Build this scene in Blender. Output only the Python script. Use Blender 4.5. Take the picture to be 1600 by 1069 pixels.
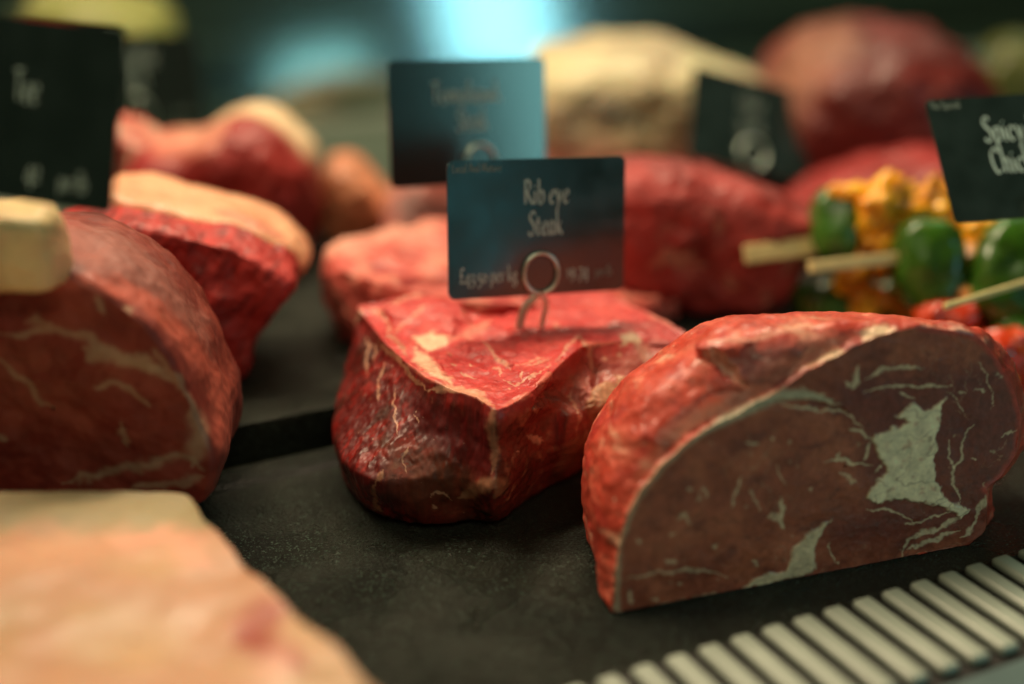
import bpy, math, random
import numpy as np
random.seed(7); rng = np.random.RandomState(11)
sc = bpy.context.scene
for o in list(bpy.data.objects): bpy.data.objects.remove(o)

# ------------------------------------------------------------------ camera
# world: x runs along the counter, y into the display, z up, metres; z = 0 is the front tray
F = 2222.0; CAMH = .32
PITCH = math.radians(22); AZ = math.radians(63.5)
FWD = np.array([math.cos(PITCH)*math.cos(AZ), math.cos(PITCH)*math.sin(AZ), -math.sin(PITCH)])
RIGHT = np.array([math.sin(AZ), -math.cos(AZ), 0.]); UP = np.cross(RIGHT, FWD)
CAM = np.array([0., 0., CAMH])
cd = bpy.data.cameras.new('camera'); cam = bpy.data.objects.new('camera', cd); sc.collection.objects.link(cam)
cam.location = CAM; cam.rotation_euler = (math.radians(90)-PITCH, 0, AZ-math.pi/2)
cd.sensor_width = 36; cd.lens = F*36/1600; cd.clip_start = .02; cd.clip_end = 30
cd.dof.use_dof = True; cd.dof.focus_distance = .632; cd.dof.aperture_fstop = 1.6; cd.dof.aperture_blades = 0
sc.camera = cam
sc.render.resolution_x = 1024; sc.render.resolution_y = 684
sc.render.engine = 'CYCLES'; sc.cycles.use_denoising = True
try: sc.cycles.denoiser = 'OPENIMAGEDENOISE'
except Exception: pass
sc.cycles.max_bounces = 6; sc.cycles.sample_clamp_indirect = 4; sc.cycles.caustics_reflective = False
sc.view_settings.view_transform = 'Standard'; sc.view_settings.look = 'None'
sc.view_settings.exposure = -.28; sc.view_settings.gamma = 1; sc.view_settings.use_curve_mapping = False

# ------------------------------------------------------------------ light
w = bpy.data.worlds.new('World'); sc.world = w; w.use_nodes = True
bg = w.node_tree.nodes['Background']; bg.inputs[0].default_value = (.20, .30, .14, 1); bg.inputs[1].default_value = .08

def area(name, loc, target, sx, sy, power, col, spread=180):
    d = bpy.data.lights.new(name, 'AREA'); d.shape = 'RECTANGLE'; d.size = sx; d.size_y = sy
    d.energy = power; d.color = col; d.spread = math.radians(spread)
    o = bpy.data.objects.new(name, d); sc.collection.objects.link(o); o.location = loc
    from mathutils import Vector
    v = Vector(target)-Vector(loc); o.rotation_euler = v.to_track_quat('-Z', 'Y').to_euler()
    return o
area('case_strip_lamp', (.22, .92, .95), (.28, .58, .03), 1.1, .08, 22.0, (1, .77, .52))
area('side_strip_lamp', (-.75, .62, .75), (.2, .50, .03), .4, .08, .3, (1, .74, .46))
area('shop_window_light', (1.38, -1.6, .42), (.32, .65, .12), .24, .8, 1.9, (.36, .93, .90))
area('blue_streak_lamp', (1.98, -1.6, .88), (.8, 1.1, .1), .34, .9, 5.0, (.36, .90, 1.0))  # unseen lamp added for the blue streak in the rear glass
area('rear_sheen_lamp', (.75, 1.38, .62), (.35, .5, .0), 1.4, .35, 1.5, (.52, 1.0, .70))  # unseen lamp added for a teal sheen on tray and meat tops
area('card_glare_lamp', (.58, -1.6, .22), (.32, .65, .12), .10, .6, .35, (.25, .85, .9))  # unseen narrow lamp added for teal glare on the rib eye card
area('front_fill_lamp', (-.1, -.9, 1.5), (.35, .45, .05), 1.2, .3, 6.5, (1.0, .93, .60))  # unseen fill added to lift the faces turned towards the camera

# ------------------------------------------------------------------ geometry helpers
def ray(x, y): return FWD + RIGHT*(x-800)/F + UP*(534.5-y)/F
def P(x, y, z=0.):                       # where the line of sight meets height z
    r = ray(x, y); return CAM + r*((z-CAMH)/r[2])
def D(x, y, d): return CAM + ray(x, y)*d  # at a distance
def PV(x, y, p0, n):                     # on an upright plane
    r = ray(x, y); return CAM + r*(np.dot(p0-CAM, n)/np.dot(r, n))
def proj(p):
    v = p-CAM; d = v@FWD
    return 800+F*(v@RIGHT)/d, 534.5-F*(v@UP)/d

_perm = rng.permutation(256); _perm = np.concatenate([_perm, _perm, _perm])
_grad = rng.normal(size=(256, 3)); _grad /= np.linalg.norm(_grad, axis=1)[:, None]
def pn(p):
    i = np.floor(p).astype(np.int64); f = p-i; u = f*f*f*(f*(f*6-15)+10); i &= 255
    out = 0
    for a in (0, 1):
        wa = u[:, 0] if a else 1-u[:, 0]
        for b in (0, 1):
            wb = u[:, 1] if b else 1-u[:, 1]
            for c in (0, 1):
                wc = u[:, 2] if c else 1-u[:, 2]
                h = _perm[_perm[_perm[(i[:, 0]+a) & 255]+((i[:, 1]+b) & 255)]+((i[:, 2]+c) & 255)]
                g = _grad[h]
                out = out + wa*wb*wc*(g[:, 0]*(f[:, 0]-a)+g[:, 1]*(f[:, 1]-b)+g[:, 2]*(f[:, 2]-c))
    return out*1.6
def fbm(p, octv=4, gain=.5, off=0.):
    s = 0; a = 1; q = p+off
    for k in range(octv): s = s+a*pn(q); q = q*2.03+17.1; a *= gain
    return s
def sstep(a, b, x): t = np.clip((x-a)/(b-a), 0, 1); return t*t*(3-2*t)

COLL = sc.collection
def tag(o, label=None, cat=None, group=None, kind=None):
    if label: o['label'] = label
    if cat: o['category'] = cat
    if group: o['group'] = group
    if kind: o['kind'] = kind
    return o
def empty(name, loc):
    o = bpy.data.objects.new(name, None); o.empty_display_size = .01; COLL.objects.link(o); o.location = [float(v) for v in loc]; return o
def root_off(parent):
    off = np.zeros(3)
    while parent is not None: off = off+np.array(parent.location); parent = parent.parent
    return off
def obj(name, V, faces, mat, parent=None, col=None, smooth=True, att=None):
    V = np.asarray(V, dtype=np.float64)
    if parent is not None: Vl = V-root_off(parent); loc = None
    else:
        base = V.mean(0); base[2] = V[:, 2].min(); Vl = V-base; loc = base
    me = bpy.data.meshes.new(name)
    if isinstance(faces, np.ndarray):
        n = len(faces); k = faces.shape[1]
        me.vertices.add(len(Vl)); me.vertices.foreach_set('co', Vl.astype(np.float32).ravel())
        me.loops.add(n*k); me.loops.foreach_set('vertex_index', faces.astype(np.int32).ravel())
        me.polygons.add(n); me.polygons.foreach_set('loop_start', (np.arange(n)*k).astype(np.int32))
        me.polygons.foreach_set('loop_total', np.full(n, k, dtype=np.int32))
        me.update(calc_edges=True); me.validate()
    else:
        me.from_pydata([tuple(v) for v in Vl], [], faces); me.update()
    if smooth: me.polygons.foreach_set('use_smooth', np.ones(len(me.polygons), dtype=bool))
    if col is not None:
        a = me.attributes.new('Col', 'FLOAT_COLOR', 'POINT')
        a.data.foreach_set('color', np.concatenate([col, np.ones((len(col), 1))], 1).astype(np.float32).ravel())
    if att is not None:
        for kx, vx in att.items():
            a = me.attributes.new(kx, 'FLOAT', 'POINT'); a.data.foreach_set('value', vx.astype(np.float32))
    o = bpy.data.objects.new(name, me); COLL.objects.link(o)
    if mat: me.materials.append(mat)
    if parent is not None: o.parent = parent
    if loc is not None: o.location = [float(v) for v in loc]
    return o

def cr(p0, p1, p2, p3, t, tens=.5):
    t = t[:, None]
    m1 = (p2-p0)*tens; m2 = (p3-p1)*tens
    return ((2*t**3-3*t**2+1)*p1+(t**3-2*t**2+t)*m1+(-2*t**3+3*t**2)*p2+(t**3-t**2)*m2)
def spline(pts, n, closed=False, tens=.5):
    pts = np.asarray(pts, float); M = len(pts)
    segs = M if closed else M-1
    g = lambda k: pts[k % M] if closed else pts[min(max(k, 0), M-1)]
    L = np.array([np.linalg.norm(g(k+1)-g(k)) for k in range(segs)]); L = np.maximum(L, 1e-9)
    cum = np.concatenate([[0], np.cumsum(L)]); s = np.linspace(0, cum[-1], n, endpoint=not closed)
    out = np.zeros((n, pts.shape[1]))
    idx = np.clip(np.searchsorted(cum, s, side='right')-1, 0, segs-1)
    for k in range(segs):
        m = idx == k
        if m.any(): out[m] = cr(g(k-1), g(k), g(k+1), g(k+2), (s[m]-cum[k])/L[k], tens)
    return out
def loft(keys, na, nr, tens=.5, tens_r=.5):
    """keys: rings x points x 3, same number of points per ring; both ends close to a point"""
    keys = np.asarray(keys, float); K, M, _ = keys.shape
    seg = np.linalg.norm(np.roll(keys, -1, 1)-keys, axis=2).max(0)+1e-6
    cum = np.concatenate([[0], np.cumsum(seg)]); s = np.linspace(0, cum[-1], na, endpoint=False)
    idx = np.clip(np.searchsorted(cum, s, side='right')-1, 0, M-1); t = (s-cum[idx])/seg[idx]
    R = []
    for r in keys:
        p0, p1, p2, p3 = r[(idx-1) % M], r[idx], r[(idx+1) % M], r[(idx+2) % M]
        R.append(cr(p0, p1, p2, p3, t, tens))
    R = np.array(R)
    ls = np.linalg.norm(R[1:]-R[:-1], axis=2).mean(1)+1e-6
    cum = np.concatenate([[0], np.cumsum(ls)]); s = np.linspace(0, cum[-1], nr)
    out = []
    for v in s:
        k = min(max(int(np.searchsorted(cum, v, side='right')-1), 0), K-2); tt = (v-cum[k])/ls[k]
        g = lambda q: R[min(max(q, 0), K-1)]
        tt = np.full(na, tt); out.append(cr(g(k-1), g(k), g(k+1), g(k+2), tt, tens_r))
    return np.array(out)                  # nr x na x 3
def grid_normals(G):
    da = np.roll(G, -1, 1)-np.roll(G, 1, 1); dr = np.gradient(G, axis=0)
    n = np.cross(da, dr); n /= np.linalg.norm(n, axis=2)[:, :, None]+1e-12
    c = G.reshape(-1, 3).mean(0)
    if ((G-c)*n).sum() < 0: n = -n
    return n
def grid_faces(nr, na):
    i = np.arange(nr-1)[:, None]*na; j = np.arange(na)[None, :]; j2 = (j+1) % na
    return np.stack([i+j, i+j2, i+na+j2, i+na+j], -1).reshape(-1, 4)
def cap_rings(ring, c, scales, lift=None):
    return [c+(ring-c)*s+(0 if lift is None else lift*(1-s*s)) for s in scales]

# marks: distance to strokes and areas given as pixel outlines projected once onto the surface
def seg_dist(X, Y, pts):
    d = np.full(X.shape, 1e9); T = np.zeros(X.shape); n = len(pts)-1
    for k in range(n):
        ax, ay = pts[k]; bx, by = pts[k+1]; vx, vy = bx-ax, by-ay; L = vx*vx+vy*vy+1e-9
        t = np.clip(((X-ax)*vx+(Y-ay)*vy)/L, 0, 1); q = np.hypot(X-ax-t*vx, Y-ay-t*vy)
        m = q < d; d[m] = q[m]; T[m] = (k+t[m])/n
    return d, T
def line_mask(X, Y, pts, w, soft=.6, taper=True):
    pts = np.array(pts, float)
    if len(pts) > 2: pts = spline(pts, len(pts)*4)
    pad = w*2+4; m = (X > pts[:, 0].min()-pad) & (X < pts[:, 0].max()+pad) & (Y > pts[:, 1].min()-pad) & (Y < pts[:, 1].max()+pad)
    out = np.zeros(X.shape)
    if m.any():
        d, T = seg_dist(X[m], Y[m], pts); ww = w*(np.clip(np.sin(np.pi*np.clip(T, .02, .98))*1.6, .25, 1) if taper else 1)
        out[m] = 1-sstep(ww*(1-soft), ww*(1+soft), d)
    return out
def poly_mask(X, Y, pts, soft=2.):
    pts = np.array(pts, float); pad = soft+4
    m = (X > pts[:, 0].min()-pad) & (X < pts[:, 0].max()+pad) & (Y > pts[:, 1].min()-pad) & (Y < pts[:, 1].max()+pad)
    out = np.zeros(X.shape)
    if m.any():
        x, y = X[m], Y[m]; ins = np.zeros(x.shape, bool); n = len(pts)
        for k in range(n):
            ax, ay = pts[k]; bx, by = pts[(k+1) % n]
            c = ((ay > y) != (by > y)) & (x < (bx-ax)*(y-ay)/(by-ay+1e-12)+ax); ins ^= c
        d, _ = seg_dist(x, y, np.vstack([pts, pts[:1]])); sd = np.where(ins, -d, d)
        out[m] = 1-sstep(-soft, soft, sd)
    return out
def mix(C, c, m): return C*(1-m[:, None])+np.array(c)*m[:, None]
def Z(s, ox, oy, pts): return [(a/s+ox, b/s+oy) for a, b in pts]

# ------------------------------------------------------------------ materials
def nt(name):
    m = bpy.data.materials.new(name); m.use_nodes = True; t = m.node_tree
    return m, t, t.nodes['Principled BSDF']
def nd(t, typ, **kw):
    n = t.nodes.new(typ)
    for k, v in kw.items():
        if k in n.inputs: n.inputs[k].default_value = v
        else: setattr(n, k, v)
    return n
def meat_mat(name, rough=.36, sss=.12, fine=420., bump=.25, stretch=(1, 1, 1), coat=.25, var=.35):
    m, t, b = nt(name); L = t.links
    at = nd(t, 'ShaderNodeAttribute', attribute_name='Col')
    tc = nd(t, 'ShaderNodeTexCoord'); mp = nd(t, 'ShaderNodeMapping'); mp.inputs['Scale'].default_value = stretch
    L.new(tc.outputs['Object'], mp.inputs['Vector'])
    n1 = nd(t, 'ShaderNodeTexNoise', Scale=fine, Detail=5.0, Roughness=.62); L.new(mp.outputs[0], n1.inputs['Vector'])
    n2 = nd(t, 'ShaderNodeTexNoise', Scale=fine*.22, Detail=4.0, Roughness=.6, Distortion=.6); L.new(mp.outputs[0], n2.inputs['Vector'])
    r1 = nd(t, 'ShaderNodeMapRange'); r1.inputs[1].default_value = .32; r1.inputs[2].default_value = .68
    r1.inputs[3].default_value = 1-var; r1.inputs[4].default_value = 1+var
    mm = nd(t, 'ShaderNodeMath', operation='ADD'); L.new(n1.outputs[0], mm.inputs[0]); L.new(n2.outputs[0], mm.inputs[1])
    mh = nd(t, 'ShaderNodeMath', operation='MULTIPLY'); L.new(mm.outputs[0], mh.inputs[0]); mh.inputs[1].default_value = .5
    L.new(mh.outputs[0], r1.inputs[0])
    vm = nd(t, 'ShaderNodeVectorMath', operation='SCALE'); L.new(at.outputs['Color'], vm.inputs[0]); L.new(r1.outputs[0], vm.inputs['Scale'])
    L.new(vm.outputs[0], b.inputs['Base Color'])
    rr = nd(t, 'ShaderNodeMapRange'); rr.inputs[1].default_value = .35; rr.inputs[2].default_value = .65
    rr.inputs[3].default_value = rough-.10; rr.inputs[4].default_value = rough+.18; L.new(n2.outputs[0], rr.inputs[0]); L.new(rr.outputs[0], b.inputs['Roughness'])
    b.inputs['Subsurface Weight'].default_value = sss; b.inputs['Subsurface Radius'].default_value = (1, .25, .15); b.inputs['Subsurface Scale'].default_value = .004
    b.inputs['Coat Weight'].default_value = coat; b.inputs['Coat Roughness'].default_value = .22
    bp = nd(t, 'ShaderNodeBump', Strength=bump, Distance=.0012); L.new(mh.outputs[0], bp.inputs['Height']); L.new(bp.outputs[0], b.inputs['Normal'])
    L.new(bp.outputs[0], b.inputs['Coat Normal'])
    return m
M_meat = meat_mat('raw_beef', bump=.07, var=.18, rough=.44, coat=.04)
M_face = meat_mat('cut_face_beef', rough=.42, fine=520, bump=.10, coat=.14, var=.26)
M_fibre = meat_mat('fibrous_beef', fine=160, stretch=(1, 1, .3), bump=.15, var=.2, rough=.5, coat=.05)
M_soft = meat_mat('soft_beef', fine=90, bump=.2, var=.25, rough=.5, coat=.05)
M_fat = meat_mat('pale_fat', rough=.45, sss=.25, fine=60, bump=.2, coat=.1, var=.14)
M_food = meat_mat('glazed_food', rough=.22, sss=.1, fine=130, bump=.3, coat=.6, var=.35)
M_pepper = meat_mat('green_pepper', rough=.2, sss=.02, fine=160, bump=.12, coat=.5, var=.25)

def plain(name, col, rough=.5, metal=0., spec=.5, noise=0., scale=30., bump=0., bscale=400., col2=None):
    m, t, b = nt(name); L = t.links
    b.inputs['Base Color'].default_value = (*col, 1); b.inputs['Roughness'].default_value = rough; b.inputs['Metallic'].default_value = metal
    b.inputs['Specular IOR Level'].default_value = spec
    tc = nd(t, 'ShaderNodeTexCoord')
    if noise:
        n = nd(t, 'ShaderNodeTexNoise', Scale=scale, Detail=5.0); L.new(tc.outputs['Object'], n.inputs['Vector'])
        r = nd(t, 'ShaderNodeValToRGB'); c2 = col2 or tuple(c*(1-noise) for c in col)
        r.color_ramp.elements[0].color = (*c2, 1); r.color_ramp.elements[1].color = (*col, 1); r.color_ramp.elements[0].position = .35; r.color_ramp.elements[1].position = .65
        L.new(n.outputs[0], r.inputs[0]); L.new(r.outputs[0], b.inputs['Base Color'])
        q = nd(t, 'ShaderNodeMapRange'); q.inputs[3].default_value = max(.05, rough-.12); q.inputs[4].default_value = rough+.12; L.new(n.outputs[0], q.inputs[0]); L.new(q.outputs[0], b.inputs['Roughness'])
    if bump:
        n = nd(t, 'ShaderNodeTexNoise', Scale=bscale, Detail=3.0); L.new(tc.outputs['Object'], n.inputs['Vector'])
        bp = nd(t, 'ShaderNodeBump', Strength=bump, Distance=.001); L.new(n.outputs[0], bp.inputs['Height']); L.new(bp.outputs[0], b.inputs['Normal'])
    return m
def tray_mat():
    m, t, b = nt('textured_black_tray'); L = t.links
    tc = nd(t, 'ShaderNodeTexCoord')
    n = nd(t, 'ShaderNodeTexNoise', Scale=700., Detail=3.0, Roughness=.6); L.new(tc.outputs['Object'], n.inputs['Vector'])
    n2 = nd(t, 'ShaderNodeTexNoise', Scale=22., Detail=6.0, Roughness=.65); L.new(tc.outputs['Object'], n2.inputs['Vector'])
    r = nd(t, 'ShaderNodeValToRGB'); r.color_ramp.elements[0].color = (.012, .014, .009, 1); r.color_ramp.elements[1].color = (.030, .034, .024, 1)
    r.color_ramp.elements[0].position = .4; r.color_ramp.elements[1].position = .68; L.new(n2.outputs[0], r.inputs[0]); L.new(r.outputs[0], b.inputs['Base Color'])
    n3 = nd(t, 'ShaderNodeTexNoise', Scale=950., Detail=2.0, Roughness=.5); L.new(tc.outputs['Object'], n3.inputs['Vector'])
    q3 = nd(t, 'ShaderNodeMapRange'); q3.inputs[1].default_value = .56; q3.inputs[2].default_value = .70; L.new(n3.outputs[0], q3.inputs[0])
    m3 = nd(t, 'ShaderNodeMix', data_type='RGBA'); L.new(q3.outputs[0], m3.inputs['Factor']); L.new(r.outputs[0], m3.inputs[6]); m3.inputs[7].default_value = (.085, .13, .10, 1); L.new(m3.outputs[2], b.inputs['Base Color'])  # teal flecks in the base colour stand in for glints on the grain
    q = nd(t, 'ShaderNodeMapRange'); q.inputs[1].default_value = .35; q.inputs[2].default_value = .7; q.inputs[3].default_value = .28; q.inputs[4].default_value = .52
    L.new(n2.outputs[0], q.inputs[0]); L.new(q.outputs[0], b.inputs['Roughness'])
    n4 = nd(t, 'ShaderNodeTexNoise', Scale=11., Detail=3.0, Distortion=.5); L.new(tc.outputs['Object'], n4.inputs['Vector'])
    q4 = nd(t, 'ShaderNodeMapRange'); q4.inputs[1].default_value = .56; q4.inputs[2].default_value = .60; q4.inputs[3].default_value = 0; q4.inputs[4].default_value = .16; L.new(n4.outputs[0], q4.inputs[0])
    s4 = nd(t, 'ShaderNodeMath', operation='SUBTRACT'); L.new(q.outputs[0], s4.inputs[0]); L.new(q4.outputs[0], s4.inputs[1]); L.new(s4.outputs[0], b.inputs['Roughness'])
    bp = nd(t, 'ShaderNodeBump', Strength=1.0, Distance=.004); L.new(n.outputs[0], bp.inputs['Height']); L.new(bp.outputs[0], b.inputs['Normal'])
    return m
M_tray = tray_mat()
M_card = plain('black_card_plastic', (.018, .034, .032), rough=.2, spec=1.0, noise=.3, scale=60)
M_card_gloss = plain('glossy_black_card', (.008, .010, .010), rough=.16, spec=1.0)
M_card_gloss.node_tree.nodes['Principled BSDF'].inputs['Coat Weight'].default_value = 1
M_card_gloss.node_tree.nodes['Principled BSDF'].inputs['Coat IOR'].default_value = 2.0
M_card_gloss.node_tree.nodes['Principled BSDF'].inputs['Coat Roughness'].default_value = .16
M_ink = plain('chalk_white_print', (.50, .66, .60), rough=.6)
M_ink_dim = plain('worn_print', (.22, .28, .24), rough=.6)
M_wire = plain('steel_wire', (.66, .82, .70), rough=.32, metal=1.)
M_slat = plain('pale_grille_slat', (.36, .42, .35), rough=.32, noise=.12, scale=40)
M_dark = plain('dark_void', (.010, .010, .008), rough=.7)
M_ledge = plain('teal_grey_ledge', (.10, .16, .16), rough=.4, noise=.2)
M_wall = plain('greenish_steel_panel', (.075, .11, .080), rough=.42, noise=.35, scale=6)
M_wood = plain('bamboo', (.95, .80, .36), rough=.5, noise=.12, scale=120)

# ------------------------------------------------------------------ trays, walls, grille
def box(x0, x1, y0, y1, z0, z1):
    V = [(x, y, z) for z in (z0, z1) for y in (y0, y1) for x in (x0, x1)]
    return np.array(V, float), [(0, 2, 3, 1), (4, 5, 7, 6), (0, 1, 5, 4), (2, 6, 7, 3), (0, 4, 6, 2), (1, 3, 7, 5)]
def boxobj(name, b, mat, parent=None, bev=0.):
    V, Fc = box(*b); o = obj(name, V, Fc, mat, parent, smooth=False)
    if bev:
        md = o.modifiers.new('bevel', 'BEVEL'); md.width = bev; md.segments = 3; md.limit_method = 'NONE'
    return o
def sweep_profile(name, prof, x0, x1, mat, parent=None):
    n = len(prof); V = [(x, a, b) for x in (x0, x1) for a, b in prof]
    Fc = [(i, (i+1) % n, n+(i+1) % n, n+i) for i in range(n)]+[tuple(range(n))[::-1], tuple(range(n, 2*n))]
    return obj(name, V, Fc, mat, parent, smooth=False)
tr = empty('display_tray', (.3, .45, -.01))
tag(tr, 'front black textured tray carrying the two beef joints and the pork slab', 'tray')
boxobj('tray_base', (-.9, 1.6, .300, .600, -.012, 0), M_tray, tr)
rim = [(.600, -.012), (.6115, -.012), (.6115, .0055), (.609, .0065), (.605, .0062), (.6015, .003), (.600, .0)]
sweep_profile('tray_rim', rim, -.9, 1.6, M_tray, tr)
tr2 = empty('display_tray', (.3, 1.0, 0))
tag(tr2, 'raised rear dark tray behind the front tray, holding skewers and far joints', 'tray')
boxobj('tray_base', (-.9, 1.9, .6175, .93, -.012, .0245), M_tray, tr2, bev=.0012)
dk = boxobj('counter_deck', (-1.6, 2.8, .05, 1.8, -.05, -.013), M_dark); tag(dk, kind='structure')

gr = empty('vent_grille', (.35, .36, -.004)); tag(gr, 'pale slatted air vent grille along the front edge of the counter', 'grille')
boxobj('backing', (.02, .85, .326, .386, -.004, .0012), M_dark, gr)
for k in range(34):
    xc = .2455+(k-8)*.0150
    if xc > .80: break
    V, Fc = box(xc-.0046, xc+.0046, .330, .384, .0012, .0058)
    o = obj('slat', V, Fc, M_slat, gr, smooth=False); md = o.modifiers.new('b', 'BEVEL'); md.width = .0020; md.segments = 4
ld = boxobj('front_ledge', (-.9, 1.6, .10, .3255, -.012, .002), M_ledge); tag(ld, kind='structure')

bw = empty('back_panel', (.6, 1.42, 0)); tag(bw, 'blurred grey green steel panel closing the back of the counter', 'panel')
boxobj('panel_sheet', (-1.2, 2.9, 1.42, 1.44, .055, .75), M_wall, bw)
boxobj('ledge_rail', (-1.2, 2.9, 1.36, 1.42, .052, .068), M_wall, bw)
sh = boxobj('rear_shelf', (-1.2, 2.9, .934, 1.36, -.012, .020), M_wall); tag(sh, kind='structure')

# ------------------------------------------------------------------ rib eye joint (hero)
def ring_p(pts): return np.array([P(*p) if len(p) == 3 else np.array(p[:3]) for p in pts])
# key order: clockwise from the near corner over the front right side, the back, the left side
T = ring_p([(776, 640, .065), (818, 622, .065), (850, 596, .066), (882, 565, .066), (914, 541, .067), (962, 534, .065), (1030, 530, .062), (1083, 541, .060),
            (1078, 524, .062), (1030, 497, .064), (950, 462, .065), (860, 452, .066), (750, 456, .066), (660, 462, .067), (600, 470, .068), (560, 480, .068),
            (572, 498, .067), (600, 534, .067), (634, 566, .067), (669, 593, .067), (709, 609, .066), (746, 622, .066)])
def shift(R, z, dx, dy, sc_=1.):
    c = R.mean(0); Q = c+(R-c)*np.array([sc_, sc_, 1]); Q = Q.copy(); Q[:, 2] = z; Q[:, 0] += dx; Q[:, 1] += dy; return Q
nT = len(T)
leftness = np.zeros(nT); leftness[15:] = [.8, 1, 1, 1, .9, .6, .3]; leftness[0] = .1; leftness[14] = .5
def side(z, out, dl=(0, 0), dfr=(0, 0)):
    c = T.mean(0); n = T-c; n[:, 2] = 0; n /= np.linalg.norm(n, axis=1)[:, None]
    Q = T+n*out; Q[:, 2] = z*np.ones(nT)
    Q[:, 0] += dl[0]*leftness; Q[:, 1] += dl[1]*leftness
    fr = np.zeros(nT); fr[1:9] = 1; fr[0] = .5
    Q[:, 0] += dfr[0]*fr; Q[:, 1] += dfr[1]*fr
    Q[9:15, 1] = np.minimum(Q[9:15, 1], .66-(.066-z)*.85)
    return Q
S1 = side(.060, .0022); S1[:, 2] = T[:, 2]-.006
for i_, q in zip((3, 4, 5, 6, 7), ((888, 590), (918, 578), (968, 572), (1036, 564), (1086, 554))): S1[i_] = P(q[0], q[1], .057)
def low(z, out, px, lim):
    S = side(z, out); S[:, 1] = np.minimum(S[:, 1], lim)
    for i_, q in px.items(): S[i_] = P(q[0], q[1], z)
    S[8] = (S[7]+S[9])/2+np.array([.006, 0, 0]); S[14] = (S[15]+S[13])/2+np.array([-.006, .010, 0]); S[:, 1] = np.where(np.arange(nT) > 7, np.minimum(S[:, 1], lim), S[:, 1])
    return S
ks = [0, 1, 2, 3, 4, 5, 6, 7, 15, 16, 17, 18, 19, 20, 21]
S2 = low(.046, .002, dict(zip(ks, [(776, 700), (818, 680), (856, 652), (892, 648), (930, 636), (980, 620), (1042, 598), (1084, 574), (550, 540), (550, 590), (578, 640), (615, 670), (655, 676), (702, 684), (742, 690)])), .650)
S3 = low(.030, .0, dict(zip(ks, [(774, 762), (816, 732), (852, 704), (889, 696), (926, 676), (972, 648), (1032, 612), (1070, 586), (526, 640), (524, 690), (548, 730), (590, 750), (640, 748), (688, 748), (733, 750)])), .613)
S4 = low(.014, -.006, dict(zip(ks, [(773, 800), (814, 770), (850, 744), (886, 727), (921, 705), (965, 675), (1020, 636), (1055, 612), (532, 705), (540, 745), (565, 776), (605, 791), (650, 795), (693, 792), (736, 790)])), .606)
S5 = low(.004, -.014, dict(zip(ks, [(775, 812), (813, 786), (850, 764), (886, 746), (920, 724), (960, 697), (1010, 657), (1040, 632), (546, 738), (553, 768), (580, 797), (615, 811), (655, 818), (700, 817), (742, 810)])), .600)
S6 = S5.mean(0)+(S5-S5.mean(0))*.86; S6[:, 2] = .0012
ct = T.mean(0); ct[2] = .0652
rings = cap_rings(T, ct, (.01, .3, .6, .85, .96))+[T, S1, S2, S3, S4, S5, S6]+cap_rings(S6, S6.mean(0), (.6, .01))
G = loft(rings, 1150, 620, .5, .3)
N = grid_normals(G); V = G.reshape(-1, 3); Nn = N.reshape(-1, 3)
X, Y = proj(V); rpx = np.stack(proj(np.vstack([T, T[:1]])), 1)
topm = poly_mask(X+1.2*pn(V*300), Y+1.2*pn(V*300+4), [tuple(q) for q in rpx], 2.5)*sstep(.054, .058, V[:, 2])
wx = X+4*fbm(V*160, 3)+1.5*pn(V*700); wy = Y+4*fbm(V*160+9, 3)+1.5*pn(V*700+5)
# large folds and fibre relief
fib = fbm(V*np.array([250, 250, 10])+3, 2, .5)*(1-topm)
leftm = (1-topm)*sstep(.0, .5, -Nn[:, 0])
disp = (.0010+.0004*topm)*fbm(V*55, 3)+(.0002+.0001*topm-.00015*leftm)*fbm(V*220, 3, .5)
drim, _t = seg_dist(X, Y, [tuple(q) for q in rpx]); nearrim = 1-sstep(3, 26, drim)
disp += .0006*(1-nearrim)*leftm*fib + .00018*(1-topm)*(1-leftm)*fbm(V*330, 3, .6)
# drawn relief on the top: muscle lobes and seams
depth_px = lambda pts, ww: line_mask(wx, wy, pts, ww, .9, True)
disp -= .0018*topm*depth_px([(708, 520), (735, 500), (770, 486), (800, 476)], 12)
disp -= .002*topm*depth_px([(605, 500), (640, 525), (700, 545), (760, 560), (800, 570)], 9)
disp += .003*topm*depth_px([(600, 488), (650, 478), (700, 485), (730, 500)], 16)
disp -= .003*topm*depth_px([(690, 560), (760, 590), (820, 600)], 26)*.35
disp += .0008*depth_px([(840, 600), (876, 560), (905, 530)], 7)
disp -= .004*(1-topm)*depth_px([(830, 640), (880, 610), (925, 650), (930, 700)], 10)
disp -= .003*(1-topm)*depth_px([(906, 545), (935, 580), (925, 610)], 8)
disp += .0025*(1-topm)*poly_mask(wx, wy, [(924, 608), (960, 590), (1005, 590), (1020, 610), (990, 650), (945, 700), (920, 690)], 5)
V = V+Nn*disp[:, None]; V[:, 2] = np.maximum(V[:, 2], .0008)
n_lo = fbm(V*45+2, 4); n_hi = fbm(V*300, 3); n_f = fbm(V*np.array([500, 500, 50])+8, 3)
C = np.tile(np.array([.54, .038, .036]), (len(V), 1))
C = mix(C, (.64, .085, .07), sstep(-.1, .8, n_lo)*.8); C = mix(C, (.42, .025, .026), sstep(.1, .9, -n_lo)*.7)
# left face: dark red with brown drying and pale membrane threads
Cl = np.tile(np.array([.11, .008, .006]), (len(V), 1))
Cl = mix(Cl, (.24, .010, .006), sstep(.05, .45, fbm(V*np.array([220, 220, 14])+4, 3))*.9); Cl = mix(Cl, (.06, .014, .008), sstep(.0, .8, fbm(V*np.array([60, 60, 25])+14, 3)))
Cl = mix(Cl, (.42, .17, .10), sstep(.55, 1.05, n_f+.4*n_lo)*.20)
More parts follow.
